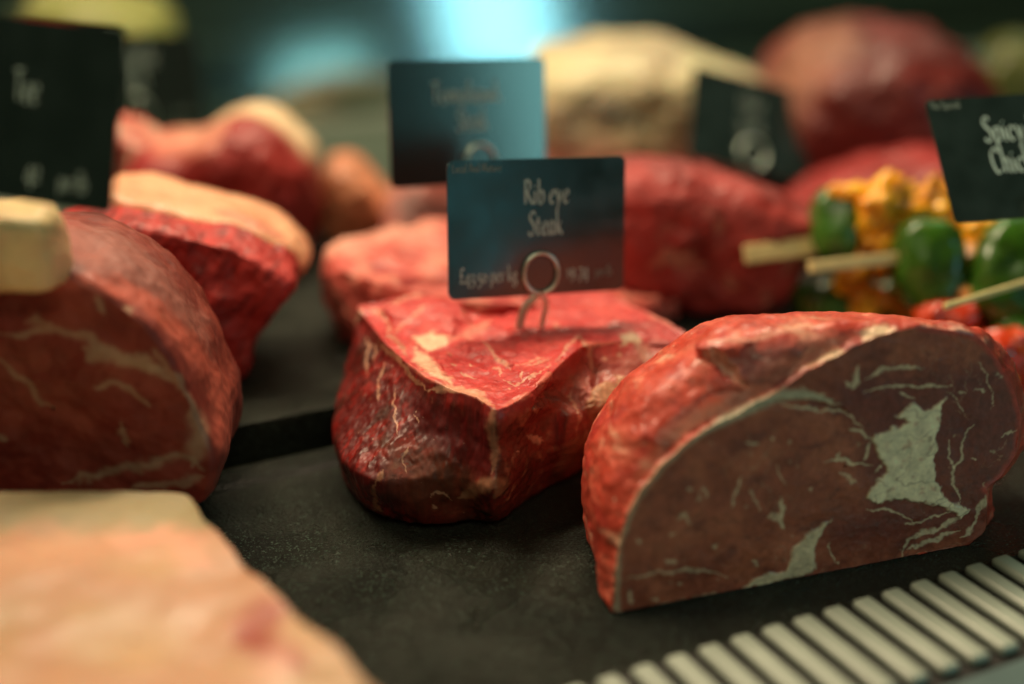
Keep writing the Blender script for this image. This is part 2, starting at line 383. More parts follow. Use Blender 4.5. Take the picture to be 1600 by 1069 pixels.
# front right side: brownish with torn silverskin
Cf = np.tile(np.array([.22, .034, .021]), (len(V), 1))
Cf = mix(Cf, (.13, .030, .018), sstep(0, .7, fbm(V*70+31, 4))); Cf = mix(Cf, (.42, .16, .095), sstep(.25, .85, fbm(V*110+51, 4))*.8)
rightp = sstep(850, 930, X)*sstep(.028, .05, V[:, 2]); Cf = mix(Cf, (.46, .13, .10), rightp*.85); Cf = mix(Cf, (.34, .06, .05), rightp*sstep(0, .6, fbm(V*80+91, 3)))
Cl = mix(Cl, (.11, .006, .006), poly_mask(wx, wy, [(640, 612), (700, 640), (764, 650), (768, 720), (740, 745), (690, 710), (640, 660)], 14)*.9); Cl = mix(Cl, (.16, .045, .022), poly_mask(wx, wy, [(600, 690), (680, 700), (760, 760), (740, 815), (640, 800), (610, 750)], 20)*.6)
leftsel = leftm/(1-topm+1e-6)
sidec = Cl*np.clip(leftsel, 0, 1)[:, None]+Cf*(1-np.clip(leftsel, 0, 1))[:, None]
sidec = mix(sidec, (.36, .026, .022), (1-sstep(6, 34, drim+6*n_lo))*.85*(.35+.65*sstep(760, 800, X)))  # brighter red under the rim paints in light coming through the edge
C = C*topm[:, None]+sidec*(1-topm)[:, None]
vis = sstep(470, 500, wy)
C = mix(C, (.72, .26, .17), (1-sstep(1.5, 5.5, np.abs(drim+3*fbm(V*120+66, 2))))*sstep(-.3, .5, fbm(V*60+70, 2))*.5*vis)
cream = (.80, .50, .32); tan = (.50, .27, .15); pink = (.66, .22, .16)
z2 = lambda p: Z(2.671, 510, 440, p); z3 = lambda p: Z(3.339, 780, 440, p)
L = lambda C, pts, ww, col, s=.9: mix(C, col, line_mask(wx, wy, pts, ww)*s)
PM = lambda C, pts, soft, col, s=.95: mix(C, col, poly_mask(wx, wy, pts, soft)*s)
C = PM(C, z2([(360, 215), (440, 206), (512, 220), (500, 258), (440, 272), (390, 260)]), 2, cream)
C = PM(C, z2([(370, 275), (420, 300), (470, 360), (528, 412), (525, 432), (470, 415), (410, 380), (365, 330)]), 5, cream, .85)
C = L(C, z2([(430, 455), (540, 448), (620, 470), (705, 515)]), 5, (.72, .36, .22), .85)
C = L(C, z2([(700, 520), (688, 600), (705, 700), (690, 800)]), 6, (.50, .22, .13), .8)
C = L(C, z2([(560, 215), (640, 190), (685, 155)]), 8, pink, .9); C = L(C, z2([(500, 240), (560, 215), (610, 235)]), 5, pink, .7)
for pts, ww in (([(170, 115), (225, 130), (262, 180), (250, 230)], 2.4), ([(250, 225), (300, 250), (340, 300)], 3), ([(250, 125), (340, 85), (440, 75)], 1.8), ([(260, 190), (330, 170), (420, 110)], 1.3),
                ([(560, 130), (610, 170), (640, 190)], 1.6), ([(650, 230), (700, 300), (758, 338), (766, 372)], 2.), ([(822, 370), (812, 410)], 1.8), ([(735, 400), (790, 425), (860, 400), (930, 350)], 1.2),
                ([(780, 352), (860, 330), (930, 318)], 1.2), ([(560, 372), (625, 392)], 1.6), ([(690, 352), (722, 362), (715, 385)], 1.2), ([(490, 290), (525, 292)], 1.8), ([(600, 445), (665, 465)], 2.2),
                ([(380, 90), (420, 60), (430, 90)], 1.), ([(590, 330), (610, 350)], 1.), ([(760, 440), (775, 446)], 1.6), ([(520, 330), (540, 345)], 1.2),
                ([(230, 240), (235, 275), (300, 330), (360, 400), (430, 460)], 3.), ([(150, 110), (130, 150), (105, 190)], 2.2), ([(180, 230), (175, 300), (165, 380)], 1.4), ([(210, 250), (195, 340)], 1.1), ([(240, 330), (225, 420), (215, 500)], 1.1),
                ([(290, 450), (285, 560), (300, 640)], 1.2), ([(345, 690), (325, 740), (330, 800)], 1.3), ([(365, 560), (380, 590)], 1.4), ([(200, 850), (205, 930), (235, 960)], 3.5), ([(230, 790), (200, 850)], 4),
                ([(430, 900), (490, 880), (520, 920)], 1.6), ([(440, 930), (460, 950)], 1.6), ([(560, 900), (640, 860), (720, 840), (700, 900)], 9.), ([(870, 640), (890, 660), (900, 650)], 2.5), ([(790, 712), (810, 715)], 1.2)):
    C = L(C, z2(pts), ww*1.1, (.74, .42, .28) if ww < 3 else (.46, .22, .12), .62)
C = PM(C, z3([(480, 560), (540, 530), (598, 545), (608, 485), (650, 512), (700, 500), (750, 552), (785, 572), (710, 690), (600, 790), (540, 850), (480, 900), (420, 850), (500, 740), (470, 640)]), 4, tan, .85)
C = PM(C, z3([(330, 860), (420, 800), (470, 860), (400, 960), (300, 1000)]), 8, (.38, .19, .11), .7)
C = PM(C, z3([(635, 275), (700, 262), (745, 300), (740, 335), (690, 325), (635, 335)]), 3, (.62, .46, .30), .85)
C = L(C, z3([(720, 320), (760, 380), (790, 450)]), 9, (.45, .24, .17), .6)
for pts, ww in (([(300, 430), (360, 350), (410, 300), (450, 330), (480, 370), (500, 430), (480, 490)], 2.4), ([(440, 320), (470, 350)], 3), ([(120, 460), (125, 495)], 1.6), ([(130, 440), (200, 430), (290, 400)], 1.1), ([(190, 620), (185, 660), (200, 700)], 2.), ([(160, 800), (200, 830), (225, 830)], 4),
                ([(385, 560), (420, 650), (415, 740), (400, 800)], 2.4), ([(290, 225), (320, 230)], 3), ([(545, 390), (560, 410)], 3.), ([(620, 370), (650, 385)], 3), ([(500, 590), (510, 640), (500, 700)], 3)):
    C = L(C, z3(pts), ww, (.66, .36, .24), .6)
C = mix(C, (.74, .40, .28), (1-sstep(.012, .035, np.abs(fbm(V*95+40, 3)))) * sstep(.1, .5, fbm(V*30+3, 2))*.28*topm)
C = mix(C, (.8, .55, .4), sstep(.95, 1.25, fbm(V*420+77, 2, .7))*.6)
C *= (1+.18*n_hi)[:, None]
rb = empty('beef_joint', (.27, .57, 0)); tag(rb, 'raw boneless beef block in the centre under the rib eye steak card', 'meat joint')
obj('meat_block', V, grid_faces(*G.shape[:2]), M_meat, rb, np.clip(C, 0, 1))

# ------------------------------------------------------------------ sirloin joint on the right
p0 = P(960, 960, 0); p1 = P(1540, 848, 0); e = p1-p0; e[2] = 0; e /= np.linalg.norm(e); nf = np.array([e[1], -e[0], 0.])   # normal towards the glass
f_px = [(968, 962), (1080, 941), (1200, 916), (1320, 892), (1440, 870), (1530, 838), (1541, 800), (1541, 765), (1566, 742), (1588, 705), (1594, 660), (1590, 625), (1570, 580), (1538, 535), (1500, 519),
        (1440, 512), (1370, 526), (1300, 560), (1235, 596), (1165, 640), (1105, 668), (1050, 712), (1005, 765), (978, 815), (966, 870), (964, 920)]
lean = .10
Fr = []
for x, y in f_px:
    q = PV(x, y, p0, nf); n2 = nf+np.array([0, 0, lean]); Fr.append(PV(x, y, p0, n2))
Fr = np.array(Fr)
s_px = [(958, 945), (1080, 915), (1200, 890), (1320, 866), (1440, 846), (1530, 815), (1541, 785), (1541, 755), (1566, 730), (1594, 690), (1599, 650), (1588, 610), (1566, 560), (1530, 522), (1470, 508),
        (1390, 503), (1300, 503), (1215, 507), (1150, 520), (1100, 552), (1060, 580), (1008, 615), (968, 665), (938, 720), (925, 775), (932, 870)]
pb = p0-nf*.030
Sr = np.array([PV(x, y, pb, nf) for x, y in s_px]); Sr[:, 2] = np.maximum(Sr[:, 2], .002)
def rr_(R, back, s, zs=1.):
    c = R.mean(0).copy(); c[2] = 0; Q = c+(R-c)*np.array([s, s, s*zs]); return Q-nf*back
M1 = (Fr+Sr)/2+np.array([0, 0, .0])+(-e*.0)  # blend keeps the shoulder full
cf = (Fr.mean(0)); outw = Fr-cf; outw /= np.linalg.norm(outw, axis=1)[:, None]
M0 = Fr-nf*.0025+outw*.0012; M1 = M1+outw*.0035
B1 = rr_(Sr, .022, .96); B2 = rr_(Sr, .045, .86); B3 = rr_(Sr, .052, .7)
for R in (M0, M1, Sr, B1, B2, B3): R[:, 2] = np.maximum(R[:, 2], .001)
rings = cap_rings(Fr, cf, (.01, .3, .6, .85, .97))+[Fr, M0, M1, Sr, B1, B2, B3]+cap_rings(B3, B3.mean(0), (.5, .01))
G = loft(rings, 1100, 560)
N = grid_normals(G); V = G.reshape(-1, 3); Nn = N.reshape(-1, 3)
X, Y = proj(V)
wx = X+5*fbm(V*150, 3)+2.0*pn(V*600); wy = Y+5*fbm(V*150+9, 3)+2.0*pn(V*600+5)
nrows = G.shape[0]
dist_front = (V-p0)@(-nf)-V[:, 2]*lean
facem = sstep(.55, .8, Nn@nf)*(1-sstep(.004, .008, dist_front))
edge = 1-facem
disp = .0013*fbm(V*60, 3)*(.25+.75*edge)+.00010*fbm(V*350, 3)+edge*.0003*fbm(V*np.array([90, 90, 200]), 3)
disp += edge*(-.004)*line_mask(wx, wy, [(1090, 560), (1118, 566), (1150, 590), (1178, 620)], 7)
disp += edge*.004*line_mask(wx, wy, [(1095, 552), (1130, 545), (1170, 535)], 12)
disp -= .0012*facem*(line_mask(wx, wy, [(1180, 640), (1250, 628), (1330, 645)], 4))
C = np.tile(np.array([.34, .085, .046]), (len(V), 1)); nl = fbm(V*40+3, 3)
C = mix(C, (.44, .125, .066), sstep(-.2, .6, nl)); C = mix(C, (.20, .048, .028), sstep(.1, .8, fbm(V*np.array([60, 60, 110])+13, 3))*.8)
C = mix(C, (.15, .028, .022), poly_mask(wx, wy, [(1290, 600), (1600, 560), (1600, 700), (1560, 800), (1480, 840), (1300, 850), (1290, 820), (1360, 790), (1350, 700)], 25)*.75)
fatc = (.88, .72, .48); fatp = (.50, .40, .30)
z5 = lambda p: Z(2.3237, 1220, 500, p); z8 = lambda p: Z(1.8153, 880, 480, p)
L = lambda C, pts, ww, col, s=.9: mix(C, col, line_mask(wx, wy, pts, ww)*s*facem)
big = z5([(328, 430), (355, 408), (430, 390), (470, 368), (415, 350), (440, 328), (482, 305), (515, 332), (555, 310), (594, 286), (580, 360), (574, 400), (558, 430), (560, 500), (562, 580), (580, 620), (605, 655), (690, 690), (650, 720), (600, 684), (540, 670), (470, 655), (420, 652), (360, 667), (310, 645), (345, 590), (385, 545), (350, 480)])
bm = poly_mask(wx, wy, big, 2.2)*facem; wedge = z8([(757, 602), (735, 640), (712, 690), (722, 742), (640, 770), (500, 806), (560, 765), (635, 745), (645, 680), (700, 640)])
wm = poly_mask(wx, wy, wedge, 2.5)*facem
C = mix(C, (.93, .80, .56), bm*.95); C = mix(C, (.58, .46, .34), bm*sstep(.1, .7, fbm(V*120+5, 3))*.35); C = mix(C, fatc, wm*.85)
disp += .0009*bm+.0005*wm
for pts, ww in (([(330, 430), (290, 412), (250, 388)], 4), ([(330, 440), (310, 475), (298, 505)], 3.5), ([(280, 165), (270, 212), (262, 245)], 4), ([(262, 245), (240, 235)], 3), ([(300, 218), (350, 190), (450, 168), (525, 180)], 2.8), ([(300, 262), (360, 242), (480, 240), (620, 238)], 2.6),
                ([(430, 262), (480, 292)], 2), ([(80, 238), (98, 262), (168, 268)], 2.6), ([(115, 292), (215, 300)], 2.4), ([(0, 303), (120, 325), (240, 335), (300, 400)], 2.6), ([(700, 380), (665, 440), (660, 485), (632, 545), (634, 600), (656, 668)], 3),
                ([(610, 430), (618, 500), (642, 560)], 1.6), ([(690, 495), (710, 510)], 1.6), ([(738, 590), (748, 640), (715, 700), (700, 740), (655, 800)], 4), ([(690, 690), (600, 742), (500, 780), (450, 820), (438, 862)], 4.5), ([(650, 765), (560, 795), (460, 838)], 3.6), ([(480, 856), (530, 850)], 3.5),
                ([(310, 690), (420, 700), (490, 738)], 2.2), ([(450, 745), (560, 720), (620, 690)], 2.2), ([(180, 795), (175, 840), (215, 890)], 1.3), ([(160, 517), (220, 500), (250, 520), (300, 522)], 2.6), ([(215, 475), (200, 500)], 2.2), ([(640, 270), (670, 268)], 2), ([(700, 260), (745, 250)], 1.4), ([(360, 520), (345, 560)], 2.4),
                ([(10, 640), (0, 700), (15, 755)], 3), ([(800, 430), (830, 400), (860, 390)], 2.), ([(600, 260), (640, 290), (660, 330)], 1.3), ([(720, 150), (760, 250), (770, 330)], 1.3)):
    C = L(C, z5(pts), ww*.75, fatc, .68)
for pts, ww in (([(507, 478), (494, 520), (478, 572)], 3.2), ([(395, 505), (408, 545)], 3), ([(515, 380), (555, 395)], 4), ([(530, 515), (556, 578)], 2), ([(605, 445), (628, 505)], 1.8), ([(320, 610), (345, 590), (368, 622)], 5), ([(582, 600), (610, 595), (628, 632)], 6), ([(630, 545), (620, 605)], 2.6),
                ([(780, 465), (835, 505)], 4), ([(760, 425), (820, 440), (875, 448)], 2.4), ([(290, 718), (325, 722)], 4.5), ([(322, 785), (338, 788)], 4.5), ([(175, 775), (250, 755), (380, 745), (470, 765)], 3), ([(185, 800), (195, 835)], 4.5), ([(425, 680), (434, 683)], 3.5), ([(535, 720), (560, 730)], 4),
                ([(245, 825), (262, 828)], 3.4), ([(700, 515), (712, 520)], 3), ([(590, 370), (600, 374)], 3.2), ([(300, 650), (320, 640)], 1.6), ([(210, 660), (222, 664)], 2.4), ([(150, 860), (200, 865), (330, 835), (440, 812)], 5), ([(355, 525), (372, 520)], 2.4)):
    C = L(C, z8(pts), ww*.7, fatc, .52)
C = mix(C, fatc, sstep(.85, 1.2, fbm(V*170+88, 3, .6))*facem*.4)
C = mix(C, (.50, .30, .20), (1-sstep(.008, .04, np.abs(fbm(V*np.array([75, 75, 75])+240, 4))))*sstep(.0, .5, fbm(V*28+200, 2))*facem*.55)
C = mix(C, (.50, .20, .13), bm*sstep(.35, .8, fbm(V*160+55, 4))*.5)
C = mix(C, (.50, .075, .055), line_mask(X+3*pn(V*200), Y, [(1440, 512), (1500, 519), (1538, 535), (1570, 580), (1590, 625), (1594, 660), (1588, 705), (1566, 742), (1541, 765)], 7, .6, False)*facem*.85)
C = mix(C, (.11, .03, .02), (1-sstep(.01, .05, np.abs(fbm(V*np.array([55, 55, 90])+140, 3))))*facem*.45)
rz = 1-sstep(.0, .006, np.abs(dist_front-.001)); disp += rz*(1-sstep(-.2, .9, Nn@nf*facem))*.0007*fbm(V*170+33, 3)
# rim seam of grey fat along the top left edge of the cut
seam = line_mask(X+3.5*pn(V*160)+1.5*pn(V*400), Y+2.5*pn(V*170+9), [(964, 950), (966, 870), (980, 815), (1007, 765), (1050, 715), (1105, 672), (1165, 640), (1225, 606)], 4.5, .6, False)
seam2 = line_mask(X, Y, [(1085, 684), (1125, 660), (1165, 641), (1215, 622), (1255, 617), (1300, 626)], 8, .6)
# outside
ns = fbm(V*70+21, 4); ns2 = fbm(V*np.array([50, 50, 140])+61, 4)
Co = np.tile(np.array([.54, .065, .036]), (len(V), 1)); Co = mix(Co, (.66, .15, .09), sstep(-.1, .7, ns2)*.75); Co = mix(Co, (.42, .035, .028), sstep(.1, .8, ns)*.8); Co = mix(Co, (.80, .45, .30), sstep(.5, 1.0, ns2+.3*ns)*.7)
Lo = lambda C, pts, ww, col, s=.85: mix(C, col, line_mask(wx, wy, pts, ww)*s)
Co = mix(Co, (.36, .10, .09), poly_mask(wx, wy, [(1120, 570), (1190, 535), (1300, 520), (1500, 510), (1560, 540), (1500, 560), (1400, 560), (1200, 620), (1160, 610)], 14)*.7)
Co = Lo(Co, [(1090, 560), (1120, 562), (1150, 585), (1180, 622)], 6, (.82, .45, .32)); Co = Lo(Co, [(1112, 545), (1180, 528), (1250, 512)], 5, (.76, .36, .27), .7)
Co = mix(Co, (.80, .56, .36), poly_mask(wx, wy, [(1240, 562), (1270, 545), (1310, 543), (1320, 552), (1285, 568), (1250, 575)], 6)); Co = mix(Co, (.82, .60, .40), poly_mask(wx, wy, [(1345, 520), (1380, 510), (1400, 513), (1398, 522), (1350, 534)], 6))
Co = mix(Co, (.72, .44, .34), poly_mask(wx, wy, [(1440, 508), (1500, 508), (1520, 522), (1460, 520)], 6)*.8)
Co = mix(Co, (.80, .58, .44), sstep(.9, 1.2, fbm(V*260+7, 3, .6))*.7)
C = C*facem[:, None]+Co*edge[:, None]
C = mix(C, (.52, .42, .28), seam*.65); C = mix(C, (.50, .48, .34), seam2*.8)
C *= (1+.15*fbm(V*280, 3))[:, None]
# ragged bottom edge
V = V+Nn*disp[:, None]; V[:, 2] = np.maximum(V[:, 2], .0008)
sj = empty('beef_joint', (.35, .43, 0)); tag(sj, 'half round beef joint at right, marbled cut face with a large white fat seam', 'meat joint')
obj('marbled_block', V, grid_faces(*G.shape[:2]), M_face, sj, np.clip(C, 0, 1))

# ------------------------------------------------------------------ soft background joints
def slab(name, label, outline, base, thick, mat, colf, na=360, nr=220, rnd=.35, amp=.003, group=None, cat='meat joint', back=(0, 0), zmin=.0255, lift=0., parent=None, part=None, tens=.5, dirn=None, flat=False, drop=0):
    """outline drawn where the widest section stands; BASE = (px, py, z) a point under it; rounded front and back; real thickness"""
    pb_ = base if isinstance(base, np.ndarray) else P(*base)
    n_ = np.array([FWD[0], FWD[1], 0]); n_ /= np.linalg.norm(n_)
    if dirn is not None: n_ = np.array(dirn, float); n_ /= np.linalg.norm(n_)
    R = np.array([PV(x, y+drop, pb_, n_) for x, y in outline]); R[:, 2] = np.maximum(R[:, 2], zmin)
    c = R.mean(0); rings = []
    kk = [(-1, .01), (-.99, .35), (-.93, .68), (-.78, .86), (-.5, .96), (0, 1.), (.45, .96), (.78, .86), (.93, .66), (.99, .35), (1, .01)]
    if flat: kk = [(-1, .01), (-1, .5), (-1, .88), (-.985, .96), (-.90, .995), (-.6, 1.), (-.2, .99), (.45, .96), (.78, .86), (.93, .66), (.99, .35), (1, .01)]; rnd = .35
    for t, s in kk:
        s2 = 1-(1-s)*(rnd/.35) if abs(t) < .95 else s
        q = c+(R-c)*s2+n_*t*thick/2; rings.append(q)
    G = loft(rings, na, nr, tens); N = grid_normals(G); V = G.reshape(-1, 3); Nn = N.reshape(-1, 3)
    X, Y = proj(V); C = colf(V, Nn, X, Y)
    V = V+Nn*(amp*fbm(V*35+5, 4))[:, None]; V[:, 2] = np.maximum(V[:, 2], zmin)
    if parent is None:
        r = empty(name, (c[0], c[1], V[:, 2].min())) if part else None
        if part: tag(r, label, cat, group); obj(part, V, grid_faces(*G.shape[:2]), mat, r, np.clip(C, 0, 1)); return r
        o = obj(name, V, grid_faces(*G.shape[:2]), mat, None, np.clip(C, 0, 1)); tag(o, label, cat, group); return o
    return obj(name, V, grid_faces(*G.shape[:2]), mat, parent, np.clip(C, 0, 1))
def base_red(a, b, sc_=40, off=0.):
    def f(V, N, X, Y): return mix(np.tile(np.array(a), (len(V), 1)), b, sstep(-.4, .7, fbm(V*sc_+off, 4)))
    return f

# A: large marbled joint on the left
def colA(V, N, X, Y):
    wx = X+9*fbm(V*110, 3); wy = Y+9*fbm(V*110+9, 3)
    C = mix(np.tile(np.array([.19, .022, .012]), (len(V), 1)), (.26, .042, .024), sstep(-.3, .6, fbm(V*60, 3)))
    fm = N@np.array([-FWD[0], -FWD[1], 0])
    fat = (.46, .33, .20)
    for pts, ww in (([(0, 520), (80, 515), (170, 545), (230, 570), (290, 610), (320, 660)], 8), ([(130, 545), (210, 565), (260, 580)], 11), ([(300, 630), (310, 680), (300, 730)], 18), ([(100, 755), (180, 735), (290, 715), (320, 740)], 9), ([(200, 760), (260, 755), (320, 750)], 7),
                    ([(0, 560), (30, 590), (80, 640)], 6), ([(150, 600), (200, 605), (240, 640)], 6), ([(150, 460), (160, 490)], 7), ([(200, 480), (215, 490)], 6), ([(0, 680), (20, 690)], 6), ([(190, 660), (205, 700)], 7), ([(235, 540), (290, 600)], 5), ([(40, 500), (90, 505)], 6)):
        C = mix(C, fat, line_mask(wx, wy, pts, ww*.8, .9)*.5)
    rim = line_mask(wx, wy, [(80, 440), (180, 450), (240, 475), (290, 525), (330, 585), (355, 640), (352, 690)], 15, .6, False)
    C = mix(C, (.52, .10, .06), rim*.8)
    C = mix(C, (.30, .10, .075), poly_mask(wx, wy, [(90, 350), (180, 360), (250, 410), (320, 500), (335, 560), (280, 500), (230, 450), (130, 425), (90, 430)], 12)*.8)
    return C
oA = [(60, 772), (180, 768), (270, 764), (330, 740), (362, 700), (373, 645), (352, 580), (318, 505), (270, 435), (200, 385), (110, 350), (20, 345), (-70, 350), (-120, 420), (-140, 560), (-130, 700), (-60, 768)]
a_ = slab('beef_joint', 'large marbled beef joint at the left edge with a yellow fat cap', oA, (100, 715, .026), .10, M_soft, colA, 460, 260, .30, .002, part='marbled_block', zmin=.026, flat=True)
def colfat(V, N, X, Y): return mix(mix(np.tile(np.array([.82, .62, .30]), (len(V), 1)), (.74, .50, .26), sstep(-.3, .7, fbm(V*40, 3))), (.30, .30, .14), line_mask(X, Y, [(-20, 352), (60, 352), (100, 368)], 6, .7)*.8)  # olive stroke across the cap is a painted shadow line
slab('fat_cap', None, [(-40, 440), (40, 447), (95, 446), (104, 420), (98, 370), (84, 330), (50, 318), (-20, 318), (-60, 330), (-60, 400)], D(30, 400, .562), .034, M_fat, colfat, 200, 120, .3, .002, parent=a_, zmin=.05)

# B: coarse striated joint behind
def colB(V, N, X, Y):
    wx = X+5*fbm(V*140, 3); wy = Y+5*fbm(V*140+9, 3)
    zz = np.array([0, 0, 1.]); u = V@(RIGHT*.8-zz*.6); s_ = fbm(np.stack([u*300, V@(RIGHT*.6+zz*.8)*36, V[:, 1]*40], 1), 3, .55)
    C = mix(np.tile(np.array([.46, .030, .024]), (len(V), 1)), (.15, .008, .007), sstep(-.1, .6, s_+.5*fbm(V*60+3, 3))*.7); C = mix(C, (.55, .09, .07), sstep(.45, .95, -s_)*.5)
    return C
oB = [(60, 565), (200, 565), (345, 568), (392, 548), (420, 502), (448, 440), (470, 405), (440, 375), (380, 345), (300, 325), (200, 312), (100, 325), (50, 380), (40, 470)]
b_ = slab('beef_joint', 'coarse grained dark red beef joint with a thick pink fat strip on top', oB, (300, 560, .026), .085, M_fibre, colB, 420, 240, .28, .004, part='striated_block', flat=True)
def colfb(V, N, X, Y):
    C = mix(np.tile(np.array([.78, .40, .22]), (len(V), 1)), (.72, .32, .17), sstep(-.3, .7, fbm(V*45, 3)))
    C = mix(C, (.60, .16, .10), line_mask(X, Y, [(330, 325), (400, 352), (450, 378)], 7, .8)*.7)
    return mix(C, (.62, .48, .28), line_mask(X, Y, [(330, 345), (400, 380), (450, 408)], 12, .8)*.7)
slab('fat_strip', None, [(165, 322), (240, 326), (300, 338), (360, 372), (420, 408), (462, 424), (482, 412), (480, 388), (452, 356), (400, 330), (330, 310), (250, 293), (180, 282), (150, 294)], D(300, 350, .748), .055, M_fat, colfb, 300, 160, .3, .002, parent=b_, zmin=.03)

# C, D, E, F: further joints on the left
def colC(V, N, X, Y):
    C = mix(np.tile(np.array([.28, .014, .009]), (len(V), 1)), (.26, .012, .010), sstep(-.3, .5, fbm(V*30, 3)))
    wy = Y+6*fbm(V*50, 2)
    C = mix(C, (.72, .54, .32), line_mask(X, wy, [(300, 205), (345, 172), (395, 160), (450, 185), (490, 232)], 18, .8, False))
    return mix(C, (.62, .24, .16), line_mask(X, wy, [(225, 212), (290, 218), (350, 200)], 24, .9)*.9)
slab('beef_joint', 'blurred dark red joint with a cream fat edge, behind the pink fat strip', [(240, 400), (380, 420), (468, 395), (494, 340), (500, 285), (492, 228), (450, 176), (396, 155), (345, 168), (300, 195), (230, 205), (190, 260), (190, 340)], (400, 400, .026), .11, M_soft, colC, 220, 140, drop=16)
slab('meat_piece', 'blurred pink and white marbled meat beside the large left card', [(150, 320), (250, 330), (350, 325), (362, 300), (330, 268), (285, 238), (240, 212), (200, 190), (165, 185), (130, 230), (130, 290)], (250, 400, .026), .06, M_soft,
     lambda V, N, X, Y: mix(mix(np.tile(np.array([.52, .13, .09]), (len(V), 1)), (.62, .36, .26), sstep(-.1, .5, fbm(V*55, 3))), (.50, .07, .05), sstep(.2, .7, fbm(V*38+9, 3))), 200, 120, cat='meat piece')
slab('meat_piece', 'blurred orange brown piece of meat left of the far price card', [(510, 362), (560, 372), (610, 362), (628, 335), (600, 292), (560, 252), (520, 244), (500, 285), (498, 330)], (560, 372, .026), .06, M_soft, base_red((.52, .19, .09), (.62, .27, .14)), 160, 100, cat='meat piece')
slab('meat_piece', 'blurred pale pink piece with lilac tint behind the rib eye card', [(600, 372), (700, 385), (820, 380), (830, 320), (780, 262), (700, 246), (640, 262), (612, 300)], (700, 392, .026), .07, M_soft, base_red((.58, .20, .16), (.55, .36, .34), 35), 180, 110, cat='meat piece')

# G: second steak block behind the hero
T = ring_p([(540, 425, .07), (620, 450, .07), (720, 470, .07), (860, 480, .065), (980, 474, .05), (1045, 468, .04), (1046, 458, .04), (985, 424, .055), (900, 378, .062), (800, 348, .068), (690, 343, .07), (600, 360, .07), (532, 380, .07), (514, 400, .07)])
cG = T.mean(0)
def dn(R, z, s): c = R.mean(0); Q = c+(R-c)*s; Q[:, 2] = np.minimum(z, Q[:, 2]-.0); return Q
Tz = T.copy(); Tz[:, 2] -= .010; Tz = cG+(Tz-cG)*np.array([1.03, 1.03, 1])
rings = cap_rings(T, cG+np.array([0, 0, .002]), (.01, .4, .8, .95))+[T, Tz, dn(T, .045, 1.04), dn(T, .032, 1.0), dn(T, .0265, .93)]+cap_rings(dn(T, .0262, .93), dn(T, .0262, .9).mean(0), (.5, .01))
G = loft(rings, 420, 260); N = grid_normals(G); V = G.reshape(-1, 3); Nn = N.reshape(-1, 3); X, Y = proj(V)
C = mix(np.tile(np.array([.58, .10, .075]), (len(V), 1)), (.70, .24, .17), sstep(-.1, .5, fbm(V*45+2, 3))); C = mix(C, (.42, .035, .03), sstep(.2, .8, fbm(V*40+12, 3)))
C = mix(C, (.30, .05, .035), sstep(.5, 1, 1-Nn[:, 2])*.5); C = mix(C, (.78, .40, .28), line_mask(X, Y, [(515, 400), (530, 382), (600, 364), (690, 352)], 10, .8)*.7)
V = V+Nn*(.003*fbm(V*45+5, 3)+.0008*fbm(V*200, 3))[:, None]; V[:, 2] = np.maximum(V[:, 2], .0255)
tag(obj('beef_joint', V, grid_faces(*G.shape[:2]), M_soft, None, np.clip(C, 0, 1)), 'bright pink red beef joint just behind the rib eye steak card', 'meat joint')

# I, J, K, L, M: right and far side
def colI(V, N, X, Y):
    C = mix(np.tile(np.array([.36, .040, .034]), (len(V), 1)), (.24, .022, .018), sstep(-.1, .5, fbm(V*38, 3))); C = mix(C, (.58, .26, .17), sstep(.15, .6, fbm(V*52+7, 3))*sstep(240, 420, Y)*.8)
    return C
slab('beef_joint', 'blurred wide red marbled joint right of the rib eye card', [(900, 420), (980, 450), (1060, 470), (1130, 500), (1190, 498), (1235, 440), (1268, 380), (1275, 330), (1220, 300), (1130, 272), (1030, 250), (950, 258), (890, 300), (880, 370)], (1130, 474, .026), .075, M_soft, colI, 260, 160)
slab('meat_piece', 'blurred bright red meat behind the skewers', [(1225, 380), (1350, 390), (1520, 380), (1540, 300), (1480, 242), (1400, 245), (1310, 268), (1240, 305)], (1350, 385, .026), .09, M_soft, base_red((.36, .036, .034), (.26, .022, .02)), 160, 110, cat='meat piece')
slab('beef_joint', 'blurred huge dark red domed joint at the back right', [(1200, 290), (1330, 315), (1480, 305), (1548, 250), (1550, 170), (1530, 95), (1490, 45), (1420, 18), (1330, 18), (1250, 42), (1200, 95), (1182, 180)], (1350, 300, .026), .20, M_soft,
     lambda V, N, X, Y: mix(mix(np.tile(np.array([.10, .006, .004]), (len(V), 1)), (.17, .014, .01), sstep(-.3, .6, fbm(V*22, 3))), (.28, .12, .07), poly_mask(X, Y, [(1190, 130), (1240, 50), (1320, 30), (1340, 70), (1260, 160), (1220, 240), (1190, 240)], 30)*.8), 220, 140, drop=24, amp=.004)
slab('fat_joint', 'blurred cream yellow fat covered joint behind the far right card', [(860, 330), (1000, 345), (1130, 310), (1190, 250), (1195, 120), (1140, 78), (1080, 52), (1000, 36), (900, 44), (830, 70), (812, 140), (820, 250)], (1000, 300, .026), .14, M_fat,
     lambda V, N, X, Y: mix(mix(mix(np.tile(np.array([.60, .55, .32]), (len(V), 1)), (.46, .38, .24), sstep(-.2, .5, fbm(V*25, 3))), (.62, .22, .17), sstep(190, 270, Y+18*fbm(V*30, 2))), (.16, .16, .12), line_mask(X+8*fbm(V*40, 2), Y, [(905, 150), (950, 175), (1010, 195)], 13, .8)*.8), 240, 150, drop=22, amp=.004)
